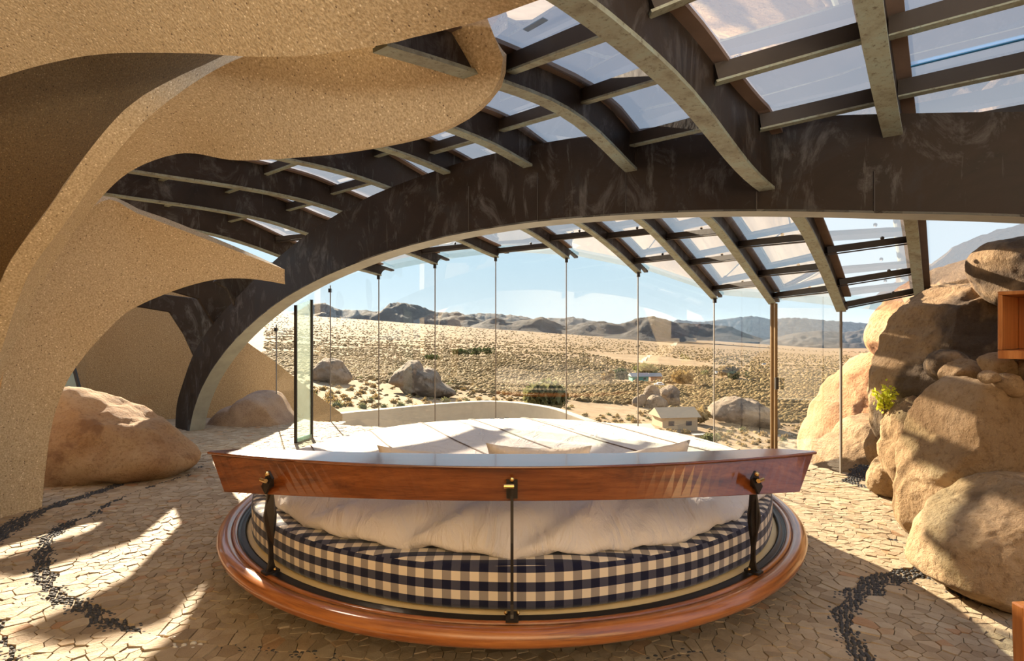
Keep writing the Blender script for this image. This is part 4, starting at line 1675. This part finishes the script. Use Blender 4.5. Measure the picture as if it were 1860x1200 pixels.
boulder('boulder', [(1690, 1045), (1700, 1000), (1730, 950), (1775, 905), (1820, 880), (1870, 865), (1960, 880), (2000, 1000), (1960, 1110), (1860, 1100), (1790, 1085), (1730, 1065)], 3.0, .45, M['rock'],
        'nearest brown boulder at the right edge rising from the floor', 18, 6, .045, (1850, 990), fine=.3, planes=[((-.62, .10, .78), .74), ((.15, -.97, -.05), .50)])
boulder('boulder', [(1583, 890), (1588, 855), (1605, 832), (1632, 828), (1650, 845), (1652, 875), (1640, 902), (1612, 905)], 4.75, .17, M['rock'],
        'small sunlit block shaped boulder standing on the floor by the pebble band', 19, 5, .08)
boulder('boulder', [(1640, 890), (1642, 855), (1655, 838), (1680, 845), (1690, 880), (1675, 915), (1652, 912)], 4.85, .15, M['rock'],
        'small shaded boulder right behind the sunlit block', 20, 5, .08)
boulder('boulder', [(1585, 835), (1592, 790), (1610, 765), (1640, 770), (1650, 820), (1625, 850), (1598, 850)], 5.3, .2, M['rock'],
        'brown cracked boulder at the foot of the glass behind the sunlit block', 21, 5, .08)
boulder('boulder', [(1470, 868), (1500, 828), (1540, 790), (1580, 755), (1620, 750), (1640, 800), (1630, 860), (1560, 880)], 6.3, .5, M['rock'],
        'pale sloping rock slab outside the glass under the leaning boulder', 22, 5, .04)
for i, (x, y, s, D, lb_) in enumerate(((1468, 806, 18, 8.2, 'small orange stone outside the glass, leftmost of three'), (1490, 800, 20, 8.0, 'small orange stone outside the glass, middle of three'),
                                       (1512, 812, 16, 7.6, 'small orange stone outside the glass, rightmost of three'))):
    boulder('boulder', [(x + s * math.cos(a), y - s * .8 * math.sin(a)) for a in (0, .8, 1.6, 2.4, 3.2, 4, 4.8, 5.6)], D, .13, M['rock_orange'], lb_, 30 + i, 4, .08)

# the rock mass goes on beyond the right edge of the view, carrying the cabinet
def rock_at(c, r, label, seed):
    bm = bmesh.new()
    bmesh.ops.create_icosphere(bm, subdivisions=4, radius=1.0)
    for v in bm.verts:
        d = v.co.normalized()
        n_ = mnoise.noise(d * 1.3 + Vector((seed, 0, 0))) * .25 + mnoise.fractal(d * 4 + Vector((seed, 3, 0)), .9, 2, 4) * .05
        v.co = Vector(c) + Vector((d.x * r[0], d.y * r[1], d.z * r[2])) * (1 + n_)
    me = bpy.data.meshes.new('boulder')
    bm.to_mesh(me)
    bm.free()
    me.materials.append(M['rock'])
    me.polygons.foreach_set('use_smooth', [True] * len(me.polygons))
    o = bpy.data.objects.new('boulder', me)
    C.objects.link(o)
    return tag(o, label, 'boulder')


rock_at((4.55, 3.3, .75), (1.0, 1.25, 1.05), 'great rock mass behind the cabinet, mostly beyond the right edge', 3.1)

# ------------------------------------------------------------------ plants
def leafy(name, base, h, w, nl, leaf, mat, label, cat, seed, nst=7, group=None, lean=0):
    r2 = random.Random(seed)
    t = thing(name, label, cat, base, group)
    base = Vector(base)
    for k in range(nst):
        a = r2.uniform(0, 6.28)
        tip = base + Vector((math.cos(a) * w * r2.uniform(.3, 1) + lean, math.sin(a) * w * r2.uniform(.3, 1), h * r2.uniform(.65, 1)))
        mid = base.lerp(tip, .5) + Vector((0, 0, h * .08))
        MB().tube([base, mid, tip], [.006, .004, .002], 5).build('stem', M['stem'], t)
        lm = MB()
        for j in range(nl // nst):
            f = r2.uniform(.35, 1.05)
            q = base.lerp(mid, f * 2) if f < .5 else mid.lerp(tip, f * 2 - 1)
            q = q + Vector((r2.gauss(0, 1), r2.gauss(0, 1), r2.gauss(0, 1))) * w * .16
            d = Vector((r2.gauss(0, 1), r2.gauss(0, 1), r2.gauss(0, 1))).normalized()
            s = d.cross(Vector((r2.gauss(0, 1), r2.gauss(0, 1), r2.gauss(0, 1)))).normalized()
            l = leaf * r2.uniform(.7, 1.2)
            lm.add([q, q + d * l * .5 + s * l * .32, q + d * l, q + d * l * .5 - s * l * .32], [(0, 1, 2, 3)])
        lo_ = lm.build('foliage', mat, t, fix=False)
        lo_['kind'] = 'stuff'
    return t


leafy('yellow_shrub', P(1607, 764, 4.45), .27, .09, 330, .035, M['yellow_leaf'], 'yellow green leafy shrub growing between the boulders by the glass', 'shrub', 5, 9)
leafy('branching_shrub', (-6.9, 8.9, .3), .75, .35, 60, .05, M['dark_tree'], 'dark bare branched shrub behind the small left window', 'shrub', 6, 9)

# ================================================================== OUTSIDE
# terrace slab and its low curved parapet
b = MB()
b.prism([(-7, 9.2, -1.1), (-6.5, 12.2, -1.1), (-2.0, 13.2, -1.1), (1.2, 12.0, -1.1), (1.9, 9.0, -1.1), (.5, 8.1, -1.1), (-2, 8.6, -1.1)], (0, 0, .3))
terr = structure(b.build('floor_terrace', M['terrace']), 'pale terrace slab outside the glass wall')
pp = [(500, 778, 10.4), (570, 762, 10.9), (620, 751, 11.3), (690, 744, 11.8), (760, 737, 12.2), (820, 732, 12.4), (880, 729, 12.4), (930, 731, 12.2), (970, 736, 11.8), (1005, 743, 11.3), (1045, 757, 10.6), (1100, 778, 9.8), (1150, 805, 9.0)]
top = catmull([P(*q) for q in pp], 50)
b = MB()
for i, q in enumerate(top):
    t = top[min(i + 1, 49)] - top[max(i - 1, 0)]
    n2 = Vector((-t.y, t.x, 0)).normalized() * .18
    b.v += [Vector((q.x, q.y, -1.6)), q, q + n2, Vector((q.x + n2.x, q.y + n2.y, -1.6))]
for i in range(49):
    for k in range(4):
        b.f.append((i * 4 + k, i * 4 + (k + 1) % 4, (i + 1) * 4 + (k + 1) % 4, (i + 1) * 4 + k))
b.f += [(0, 1, 2, 3), (199, 198, 197, 196)]
par = b.build('parapet', M['terrace'])
structure(par, 'low curved concrete parapet around the terrace outside')

# ------------------------------------------------------------------ desert ground
TD = [9, 15, 30, 60, 100, 150, 220, 350, 600, 1000, 2000, 4000, 8000, 14000]
YR = [960, 905, 868, 846, 812, 768, 718, 684, 662, 649, 637, 629, 623, 619]
YL = [880, 820, 790, 762, 728, 700, 673, 650, 630, 615, 600, 586, 577, 574]


def gy(X, D):
    ld = math.log(D)
    lt = [math.log(q) for q in TD]
    f = min(1.3, max(-.4, (X - 650) / 650))
    return float(np.interp(ld, lt, YL)) * (1 - f) + float(np.interp(ld, lt, YR)) * f


def gz(x, y):
    X = 930 + F * x / max(y, 1)
    X = min(2600, max(-700, X))
    D = max(9, y)
    z = H + (600 - gy(X, D)) / F * D
    if D < 8000:
        z += mnoise.noise(Vector((x * .02, y * .02, 0))) * min(.006 * D, 4) + mnoise.noise(Vector((x * .15, y * .15, 4))) * min(.0025 * D, .6)
    return z


nx, nd = 150, 150
vs, fs = [], []
for j in range(nd + 1):
    D = 9 * (14000 / 9) ** (j / nd)
    for i in range(nx + 1):
        X = -700 + 3300 * i / nx
        x = (X - 930) / F * D
        vs.append((x, D, gz(x, D)))
for j in range(nd):
    for i in range(nx):
        a = j * (nx + 1) + i
        fs.append((a, a + 1, a + nx + 2, a + nx + 1))
g = mesh_obj('ground', vs, fs, M['ground'], None, True)
structure(g, 'pale sandy desert plain running out to the mountains')
# side and rear ground so that the place does not end at the frame
b = MB()
b.add([(-400, -400, -8), (400, -400, -8), (400, 9, -6), (-400, 9, -6)], [(0, 1, 2, 3)])
structure(b.build('ground_rear', M['ground']), 'desert ground behind the house')


def at_pix(X, D):
    x = (X - 930) / F * D
    return Vector((x, D, gz(x, D)))


def find_D(X, Y):
    """distance at which the ground shows at pixel (X, Y)"""
    lo_, hi_ = 12.0, 9000.0
    for _ in range(50):
        m = math.sqrt(lo_ * hi_)
        if gy(X, m) > Y:
            lo_ = m
        else:
            hi_ = m
    return lo_


def on_ground(X, Y):
    D = find_D(X, Y)
    return at_pix(X, D), D


# ------------------------------------------------------------------ mountains
def mountain(name, ridge, D, base, label, seed, depth=1500, rough=.34):
    r = sorted(ridge)
    xs = np.array([p[0] for p in r])
    ys = np.array([p[1] for p in r])
    n, m = 300, 30
    vs, fs = [], []
    for i in range(n + 1):
        X = xs[0] + (xs[-1] - xs[0]) * i / n
        Yr = float(np.interp(X, xs, ys))
        yb = base[0] + (base[1] - base[0]) * i / n
        hz = max(0.0, (yb - Yr)) / F * D
        zb = H + (600 - yb) / F * D
        for j in range(m + 1):
            f = j / m                              # 0 front foot .. 1 back foot, crest at .62
            pr = min(f / .62, (1 - f) / .38)
            pr = max(0.0, pr)
            x = (X - 930) / F * D
            y = D - depth * (.62 - f)
            q = Vector((x / 420 + seed, y / 420, 0))
            rg = 1 - abs(mnoise.noise(q)) * 1.2
            rg2 = mnoise.fractal(q * 3.2, .9, 2.1, 5)
            z = zb - 12 - .004 * D * (1 - pr) + hz * (pr ** 1.15) * (1 - rough * .8 + rough * (rg - .25) * 1.3) + hz * .45 * rough * rg2 * pr + hz * .55 * max(0, pr * (1 - pr)) * mnoise.noise(q * 1.7 + Vector((9, 0, 0)))
            vs.append((x * y / D, y, z))
    for i in range(n):
        for j in range(m):
            a = i * (m + 1) + j
            fs.append((a, a + m + 1, a + m + 2, a + 1))
    o = mesh_obj(name, vs, fs, M['mountain'], None, True)
    fix_normals(o)
    return tag(o, label, 'mountain')


mountain('mountain_range', [(380, 600), (430, 596), (500, 578), (545, 560), (565, 549), (590, 547), (605, 555), (622, 562), (650, 559), (690, 557), (705, 548), (722, 542), (748, 545), (768, 556), (790, 562), (820, 561), (845, 564), (870, 574), (900, 590), (930, 600)],
         7000, (590, 604), 'dark rugged mountain range on the left with a domed summit', 1, 1500, 0.2)
mountain('mountain_range', [(800, 600), (850, 592), (880, 580), (905, 574), (930, 582), (960, 577), (985, 569), (1000, 576), (1030, 585), (1060, 580), (1100, 578), (1130, 582), (1160, 575), (1185, 568), (1205, 571), (1230, 584), (1250, 582), (1290, 585), (1330, 592), (1360, 603), (1385, 613)],
         6500, (600, 613), 'low dark jagged hills in the middle distance right of the dome', 2, 1000, 0.25)
mountain('mountain_range', [(1080, 612), (1130, 604), (1165, 588), (1185, 584), (1210, 592), (1240, 603), (1265, 612)], 5200, (610, 613), 'small darkest foothill in front of the middle hills', 5, 500)
mountain('mountain_range', [(780, 590), (830, 572), (870, 565), (890, 566), (920, 570), (945, 569), (960, 575), (1010, 575), (1040, 573), (1075, 580), (1120, 590)], 15000, (598, 604), 'farther blue ridge showing between the left dome and the middle hills', 3, 3000, 0.12)
mountain('mountain_range', [(1180, 600), (1230, 578), (1270, 583), (1310, 578), (1365, 571), (1400, 577), (1440, 574), (1500, 579), (1560, 584), (1620, 586), (1700, 584), (1900, 590)], 30000, (618, 626), 'palest blue mountain range at the right horizon', 4, 5000, 0.05)
mountain('mountain_range', [(1380, 618), (1440, 604), (1490, 598), (1530, 602), (1580, 594), (1640, 598), (1750, 602)], 18000, (624, 630), 'hazy low ridge in front of the palest mountains', 6, 3000, 0.08)

# ------------------------------------------------------------------ haze over the plain: a thin real volume
hz = MB().box((0, 15300, 150), (60000, 30000, 900))
hz_o = hz.build('haze', None)
tvm = bpy.data.materials.new('desert_haze')
tvm.use_nodes = True
nt = tvm.node_tree
nt.nodes.clear()
vo = nt.nodes.new('ShaderNodeOutputMaterial')
vsn = nt.nodes.new('ShaderNodeVolumeScatter')
vsn.inputs['Color'].default_value = (0.50, 0.70, 1.0, 1)
vsn.inputs['Density'].default_value = 0.0000045
vsn.inputs['Anisotropy'].default_value = 0.3
nt.links.new(vsn.outputs[0], vo.inputs['Volume'])
hz_o.data.materials.append(tvm)
tag(hz_o, 'thin pale blue haze lying over the desert plain', 'haze', None, 'stuff')

# ------------------------------------------------------------------ rocks, trees and houses on the plain
def far_rock(pix, Dp, label, seed, mat='rock_far', amp=.07, depth=None, group=None):
    q, D = on_ground(*Dp)
    w = (max(p[0] for p in pix) - min(p[0] for p in pix)) / F * D
    return boulder('rock_outcrop', pix, D, depth or w * .4, M[mat], label, seed, 5, amp, cat='rock', group=group, nfac=14, fine=.5)


far_rock([(702, 695), (715, 680), (728, 664), (742, 655), (757, 655), (765, 668), (790, 675), (800, 695), (830, 715), (815, 722), (760, 718), (720, 702)], (760, 716), 'large pale rounded outcrop with a dark curved crack left of centre', 41)
far_rock([(565, 690), (572, 660), (590, 650), (610, 652), (625, 668), (640, 690), (600, 700)], (600, 694), 'low grey outcrop beyond the green glass leaf', 42)
far_rock([(1168, 735), (1169, 715), (1178, 700), (1190, 699), (1198, 712), (1196, 732), (1180, 742)], (1182, 738), 'tall left boulder of the clustered outcrop below the red house', 43)
far_rock([(1195, 725), (1200, 705), (1212, 699), (1228, 703), (1235, 722), (1232, 738), (1208, 738)], (1214, 737), 'tall right boulder of the clustered outcrop below the red house', 44)
far_rock([(1170, 739), (1178, 724), (1192, 717), (1205, 722), (1212, 738), (1190, 743)], (1190, 742), 'front boulder of the clustered outcrop', 45)
far_rock([(1148, 735), (1158, 720), (1170, 716), (1172, 735), (1160, 741)], (1160, 739), 'low boulder at the left of the clustered outcrop', 46)
far_rock([(1288, 755), (1296, 738), (1312, 727), (1335, 722), (1360, 725), (1385, 735), (1402, 752), (1410, 775), (1370, 772), (1320, 765)], (1350, 772), 'broad pale outcrop left of the brass door stile', 47)


def blob_tree(X, Y, wpx, hpx, mat, label, seed, n=260, name='desert_tree', cat='tree'):
    q, D = on_ground(X, Y)
    w, h = wpx / F * D / 2, hpx / F * D
    r2 = random.Random(seed)
    t = thing(name, label, cat, q)
    MB().tube([q - Vector((0, 0, h * .05)), q + Vector((0, 0, h * .5))], [w * .08, w * .04], 6).build('trunk', M['stem'], t)
    m = MB()
    for k in range(n):
        d0 = Vector((r2.gauss(0, 1), r2.gauss(0, 1), r2.gauss(0, 1))).normalized() * (r2.random() ** .4)
        c = q + Vector((d0.x * w, d0.y * w, h * .55 + d0.z * h * .45))
        d = Vector((r2.gauss(0, 1), r2.gauss(0, 1), r2.gauss(0, 1))).normalized()
        s = d.cross(Vector((r2.gauss(0, 1), r2.gauss(0, 1), r2.gauss(0, 1)))).normalized()
        l = min(w, h) * r2.uniform(.18, .34)
        m.add([c - d * l, c + s * l * .5, c + d * l, c - s * l * .5], [(0, 1, 2, 3)])
    o = m.build('crown', M[mat], t, fix=False)
    o['kind'] = 'stuff'
    return t


blob_tree(992, 750, 78, 56, 'green_brush', 'broad olive green bush just beyond the parapet at centre', 1, 900, 'desert_bush', 'bush')
blob_tree(1128, 692, 26, 24, 'dark_tree', 'dark round tree left of the teal house', 2)
blob_tree(1105, 694, 26, 22, 'brush', 'brown bush left of the dark round tree', 3, 200, 'desert_bush', 'bush')
blob_tree(1172, 684, 42, 26, 'green_brush', 'wide green tree behind the teal house', 4)
blob_tree(1240, 700, 40, 26, 'brush', 'tawny bush right of the parked car', 5, 260, 'desert_bush', 'bush')
blob_tree(1322, 685, 40, 22, 'brush', 'tawny tree beside the far house on the right', 6)
blob_tree(1332, 688, 22, 16, 'dark_tree', 'small dark tree in front of the tawny one', 7)
blob_tree(1357, 690, 9, 20, 'dark_tree', 'narrow upright cypress right of the far house', 8, 120)
blob_tree(1280, 682, 16, 10, 'green_brush', 'small green bush at the far dirt lane', 9, 100, 'desert_bush', 'bush')
for i, (X, w) in enumerate(((832, 22), (848, 20), (866, 22), (884, 20), (897, 10))):
    blob_tree(X, 645, w, 15, 'dark_tree', ['leftmost', 'second', 'third', 'fourth', 'rightmost'][i] + ' dark juniper of the row on the plain left of centre', 20 + i, 110, 'juniper', 'tree')
blob_tree(785, 655, 30, 12, 'dark_tree', 'dark scrub patch left of the juniper row', 31, 130, 'desert_bush', 'bush')
blob_tree(1290, 805, 40, 18, 'green_brush', 'low green bush below the pale outcrop right of the bed', 33, 160, 'desert_bush', 'bush')
blob_tree(1260, 770, 60, 30, 'brush', 'tawny bush beside the tan roofs', 34, 240, 'desert_bush', 'bush')


def house(X, Y, wpx, hpx, dpx, wall, roof, label, rot=0.0, nwin=2, roof_h=.45, shed=False):
    q, D = on_ground(X, Y)
    w, h, d = wpx / F * D, hpx / F * D, dpx / F * D
    t = thing('house', label, 'house', q)
    def L(x, y, z):
        ca, sa = math.cos(rot), math.sin(rot)
        return q + Vector((x * ca - y * sa, x * sa + y * ca, z))
    b = MB()
    vs = [L(sx * w / 2, sy * d / 2, z) for z in (-.5, h * .65) for sx, sy in ((-1, -1), (1, -1), (1, 1), (-1, 1))]
    b.add(vs, [(3, 2, 1, 0), (4, 5, 6, 7), (0, 1, 5, 4), (1, 2, 6, 5), (2, 3, 7, 6), (3, 0, 4, 7)])
    b.build('wall', M[wall], t)
    r = MB()
    e_ = .08 * w
    z0, z1 = h * .63, h * .63 + h * roof_h
    if shed:
        vs = [L(sx * (w / 2 + e_), sy * (d / 2 + e_), z) for z in (h * .64, h * .72) for sx, sy in ((-1, -1), (1, -1), (1, 1), (-1, 1))]
        r.add(vs, [(3, 2, 1, 0), (4, 5, 6, 7), (0, 1, 5, 4), (1, 2, 6, 5), (2, 3, 7, 6), (3, 0, 4, 7)])
    else:
        vs = [L(-w / 2 - e_, -d / 2 - e_, z0), L(w / 2 + e_, -d / 2 - e_, z0), L(w / 2 + e_, d / 2 + e_, z0), L(-w / 2 - e_, d / 2 + e_, z0), L(-w / 2 - e_, 0, z1), L(w / 2 + e_, 0, z1)]
        r.add(vs, [(0, 1, 5, 4), (2, 3, 4, 5), (1, 2, 5), (3, 0, 4), (3, 2, 1, 0)])
    r.build('roof', M[roof], t)
    for k in range(nwin):
        x = -w / 2 + w * (k + .5) / nwin
        wi = MB()
        vs = [L(x + sx * w * .08, -d / 2 - .06 - .04 * i, h * .32 + sz * h * .12) for i in (0, 1) for sx, sz in ((-1, -1), (1, -1), (1, 1), (-1, 1))]
        wi.add(vs, [(0, 1, 2, 3), (7, 6, 5, 4), (0, 4, 5, 1), (1, 5, 6, 2), (2, 6, 7, 3), (3, 7, 4, 0)])
        wi.build('window', M['car_dark'], t)
    return t


house(1160, 692, 30, 13, 22, 'teal', 'roof_grey', 'small teal house with a grey roof by the dark trees', .1)
house(1189, 692, 20, 13, 16, 'brick_red', 'roof_grey', 'small red walled house beside the teal one', .1, 1)
house(1308, 682, 16, 6, 10, 'white_paint', 'roof_grey', 'tiny pale house beside the tawny tree on the right', 0, 1)
house(1388, 662, 6, 5, 5, 'white_paint', 'roof_grey', 'tiny white shed far out on the plain', 0, 1)
house(1145, 790, 70, 26, 40, 'roof_tan', 'roof_tan', 'low tan roofed house just below the terrace, left of the pair', -.08, 2, .15, True)
house(1225, 778, 66, 34, 46, 'roof_tan', 'roof_tan', 'gabled tan roofed house below the terrace, right of the pair', .15, 2)
house(1175, 805, 26, 10, 14, 'roof_grey', 'roof_grey', 'small grey shed in front of the tan roofed houses', -.2, 1, .3, True)
house(1272, 798, 24, 12, 10, 'roof_tan', 'roof_grey', 'small dark fronted shed at the right of the tan roofs', .1, 1, .3, True)


def car(X, Y, wpx, label):
    q, D = on_ground(X, Y)
    s = wpx / F * D / 4.4
    t = thing('car', label, 'car', q)
    def bx(nm, c, sz, mt):
        o = MB().box((q.x + c[0] * s, q.y + c[1] * s, q.z + c[2] * s), tuple(k * s for k in sz)).build(nm, M[mt], t)
        bevel(o, .15 * s, 2)
    bx('body', (0, 0, .75), (4.4, 1.9, .75), 'white_paint')
    bx('cabin', (.3, 0, 1.4), (2.3, 1.7, .65), 'white_paint')
    bx('side_window', (.3, -.86, 1.42), (2.0, .08, .42), 'car_dark')
    for sx in (-1.35, 1.35):
        for sy in (-.85, .85):
            MB().tube([(q.x + sx * s, q.y + (sy - .1) * s, q.z + .36 * s), (q.x + sx * s, q.y + (sy + .1) * s, q.z + .36 * s)], .36 * s, 12).build('wheel', M['black_metal'], t)


car(1197, 700, 17, 'white car parked beside the red walled house')
for i, (X, Y, h, lb_) in enumerate(((1481, 738, 52, 'thin wooden utility pole right of the door'), (1103, 694, 48, 'thin wooden utility pole by the brown bush left of the houses'))):
    q, D = on_ground(X, Y)
    t = thing('utility_pole', lb_, 'pole', q)
    hh = h / F * D
    MB().tube([q, q + Vector((0, 0, hh))], .0006 * D, 6).build('post', M['stem'], t)
    MB().bar(q + Vector((-.004 * D, 0, hh * .93)), q + Vector((.004 * D, 0, hh * .93)), .0007 * D, .0007 * D).build('crossarm', M['stem'], t)
# dirt tracks on the plain
def track(pix, w, label):
    pts = []
    for X, Y in pix:
        q, D = on_ground(X, Y)
        pts.append(q)
    pts = catmull(pts, 30)
    b = MB()
    for i, q in enumerate(pts):
        d = pts[min(i + 1, 29)] - pts[max(i - 1, 0)]
        s = Vector((d.y, -d.x, 0)).normalized() * w / 2
        for p_ in (q - s, q + s):
            b.v.append(Vector((p_.x, p_.y, gz(p_.x, p_.y) + .25)))
    for i in range(29):
        b.f.append((2 * i, 2 * i + 1, 2 * i + 3, 2 * i + 2))
    o = b.build('dirt_track', M['track'])
    tag(o, label, 'track')


track([(1222, 628), (1228, 622), (1234, 618)], 30, 'pale dirt track climbing towards the middle hills')
track([(1160, 660), (1172, 652), (1182, 645)], 5, 'short pale dirt track behind the houses')

# ------------------------------------------------------------------ shrubs
def shrub_mesh(seed, n=55, mat='brush', flat=.75):
    r2 = random.Random(seed)
    m = MB()
    for k in range(n):
        a = r2.uniform(0, 6.28)
        el = r2.uniform(0.0, 1.5)
        rr = r2.uniform(.45, 1.0)
        q = Vector((math.cos(a) * math.cos(el) * rr, math.sin(a) * math.cos(el) * rr, math.sin(el) * rr * flat))
        d = (q + Vector((r2.gauss(0, .5), r2.gauss(0, .5), r2.gauss(.3, .4)))).normalized()
        s = d.cross(Vector((r2.gauss(0, 1), r2.gauss(0, 1), r2.gauss(0, 1)))).normalized()
        l = r2.uniform(.3, .55)
        w = l * r2.uniform(.28, .45)
        m.add([q - d * l * .3 - s * w * .4, q - d * l * .3 + s * w * .4, q + d * l * .7 + s * w * .3, q + d * l * .7 - s * w * .3], [(0, 1, 2, 3)])
    # solid heart so that the shrub casts a full shadow
    m.sphere((0, 0, .18), .62, 8, 5, (1, 1, .75))
    me = bpy.data.meshes.new('shrub')
    me.from_pydata([tuple(v) for v in m.v], [], m.f)
    me.materials.append(M[mat])
    return me


SH = [shrub_mesh(s, 55) for s in range(5)] + [shrub_mesh(20 + s, 55, 'green_brush') for s in range(2)]
rs = random.Random(5)
# ground already taken by rocks, trees, houses and tracks
TAKEN = []
for o in list(C.objects):
    if o.parent is None and o.get('category') in ('rock', 'tree', 'bush', 'house', 'car', 'track'):
        cs = []
        for m_ in ([o] if o.type == 'MESH' else list(o.children)):
            cs += [m_.matrix_world @ Vector(c) if False else Vector(c) for c in m_.bound_box]
        TAKEN.append((min(c.x for c in cs) - 1, max(c.x for c in cs) + 1, min(c.y for c in cs) - 1, max(c.y for c in cs) + 1))


NBIG = len(TAKEN)


def taken_big(q, s):
    return any(a - s < q.x < b + s and c - s < q.y < d + s for a, b, c, d in TAKEN[:NBIG])


def taken(q, s):
    return any(a - s < q.x < b + s and c - s < q.y < d + s for a, b, c, d in TAKEN)


ind = []
tries = 0
while len(ind) < 5200 and tries < 60000:
    tries += 1
    X = rs.uniform(490, 1660)
    D = 26 * (420 / 26) ** (rs.random() ** 0.7)
    Y = gy(X, D)
    if Y > 815 or (X < 1040 and Y > 745):
        continue
    q = at_pix(X, D)
    cl = mnoise.noise(Vector((q.x * .02, q.y * .02, 2)))
    if cl < -.25 and rs.random() < .7:
        continue
    if 1040 < X < 1160 and 718 < Y < 755:      # bare sandy clearing
        continue
    s = rs.uniform(.35, 1.0) * (1.0 + .5 * rs.random() ** 4)
    if taken(q, s):
        continue
    ind.append((s * F / D, X, D, s, q))
ind.sort(key=lambda t: -t[0])
placed = 0
left_over = []
for k, (px, X, D, s, q) in enumerate(ind):
    if placed >= 280 or taken(q, s * 1.3):
        left_over.append((s, q))
        continue
    placed += 1
    me = SH[rs.randrange(5)] if rs.random() < .82 else SH[5 + rs.randrange(2)]
    o = bpy.data.objects.new('desert_shrub', me)
    o.location = q - Vector((0, 0, .05 * s))
    o.rotation_euler = (0, 0, rs.uniform(0, 6.28))
    o.scale = (s, s, s * rs.uniform(.8, 1.1))
    C.objects.link(o)
    TAKEN.append((q.x - s * 1.3, q.x + s * 1.3, q.y - s * 1.3, q.y + s * 1.3))
    tag(o, 'dry brown desert shrub dotted over the sandy plain', 'shrub', 'dry shrubs on the desert plain')
# the thousands beyond: one mass of small low bushes
rest = [(s, q) for s, q in left_over if not taken(q, s)]
tries = 0
while len(rest) < 52000 and tries < 160000:
    tries += 1
    X = rs.uniform(480, 1680)
    Yq = rs.random()
    D = 1 / ((1 / 170) * (1 - Yq) + (1 / 7500) * Yq)
    q = at_pix(X, D)
    if mnoise.noise(Vector((q.x * .006, q.y * .006, 2))) < -.25 and rs.random() < .5:
        continue
    s = rs.uniform(.45, 1.35) * (1 + D / 750)
    if (D < 700 and taken(q, s)) or taken_big(q, s):
        continue
    rest.append((s, q))
tv = np.array([(0, 0, 1.0), (.8, 0, .45), (.25, .76, .5), (-.65, .47, .4), (-.65, -.47, .5), (.25, -.76, .42), (1.0, .1, -.05), (.3, .95, -.05), (-.8, .6, -.05), (-.8, -.6, -.05), (.3, -.95, -.05)])
tf = [(0, 1, 2), (0, 2, 3), (0, 3, 4), (0, 4, 5), (0, 5, 1)] + [f for k in range(5) for f in ((1 + k, 6 + k, 6 + (k + 1) % 5), (1 + k, 6 + (k + 1) % 5, 1 + (k + 1) % 5))]
n = len(rest)
ang = np.array([rs.uniform(0, 6.28) for _ in rest])
sc = np.array([s for s, q in rest])
ps = np.array([tuple(q) for s, q in rest])
jit = np.random.RandomState(1).uniform(.7, 1.25, (n, 11, 1))
V = tv[None] * jit
ca, sa = np.cos(ang)[:, None], np.sin(ang)[:, None]
VX_ = (V[:, :, 0] * ca - V[:, :, 1] * sa) * sc[:, None] * .9 + ps[:, 0:1]
VY_ = (V[:, :, 0] * sa + V[:, :, 1] * ca) * sc[:, None] * .9 + ps[:, 1:2]
VZ_ = V[:, :, 2] * sc[:, None] * .7 + ps[:, 2:3]
allv = np.stack([VX_, VY_, VZ_], axis=2).reshape(-1, 3)
tfa = np.array(tf)
allf = (tfa[None] + (np.arange(n) * 11)[:, None, None]).reshape(-1, 3)
me = bpy.data.meshes.new('distant_scrub')
me.vertices.add(len(allv))
me.vertices.foreach_set('co', allv.ravel())
me.loops.add(allf.size)
me.loops.foreach_set('vertex_index', allf.ravel().astype(np.int32))
me.polygons.add(len(allf))
me.polygons.foreach_set('loop_start', (np.arange(len(allf)) * 3).astype(np.int32))
me.update(calc_edges=True)
me.validate()
me.materials.append(M['brush'])
o = bpy.data.objects.new('distant_scrub', me)
C.objects.link(o)
tag(o, 'thousands of small dry bushes covering the far desert plain', 'scrub', None, 'stuff')
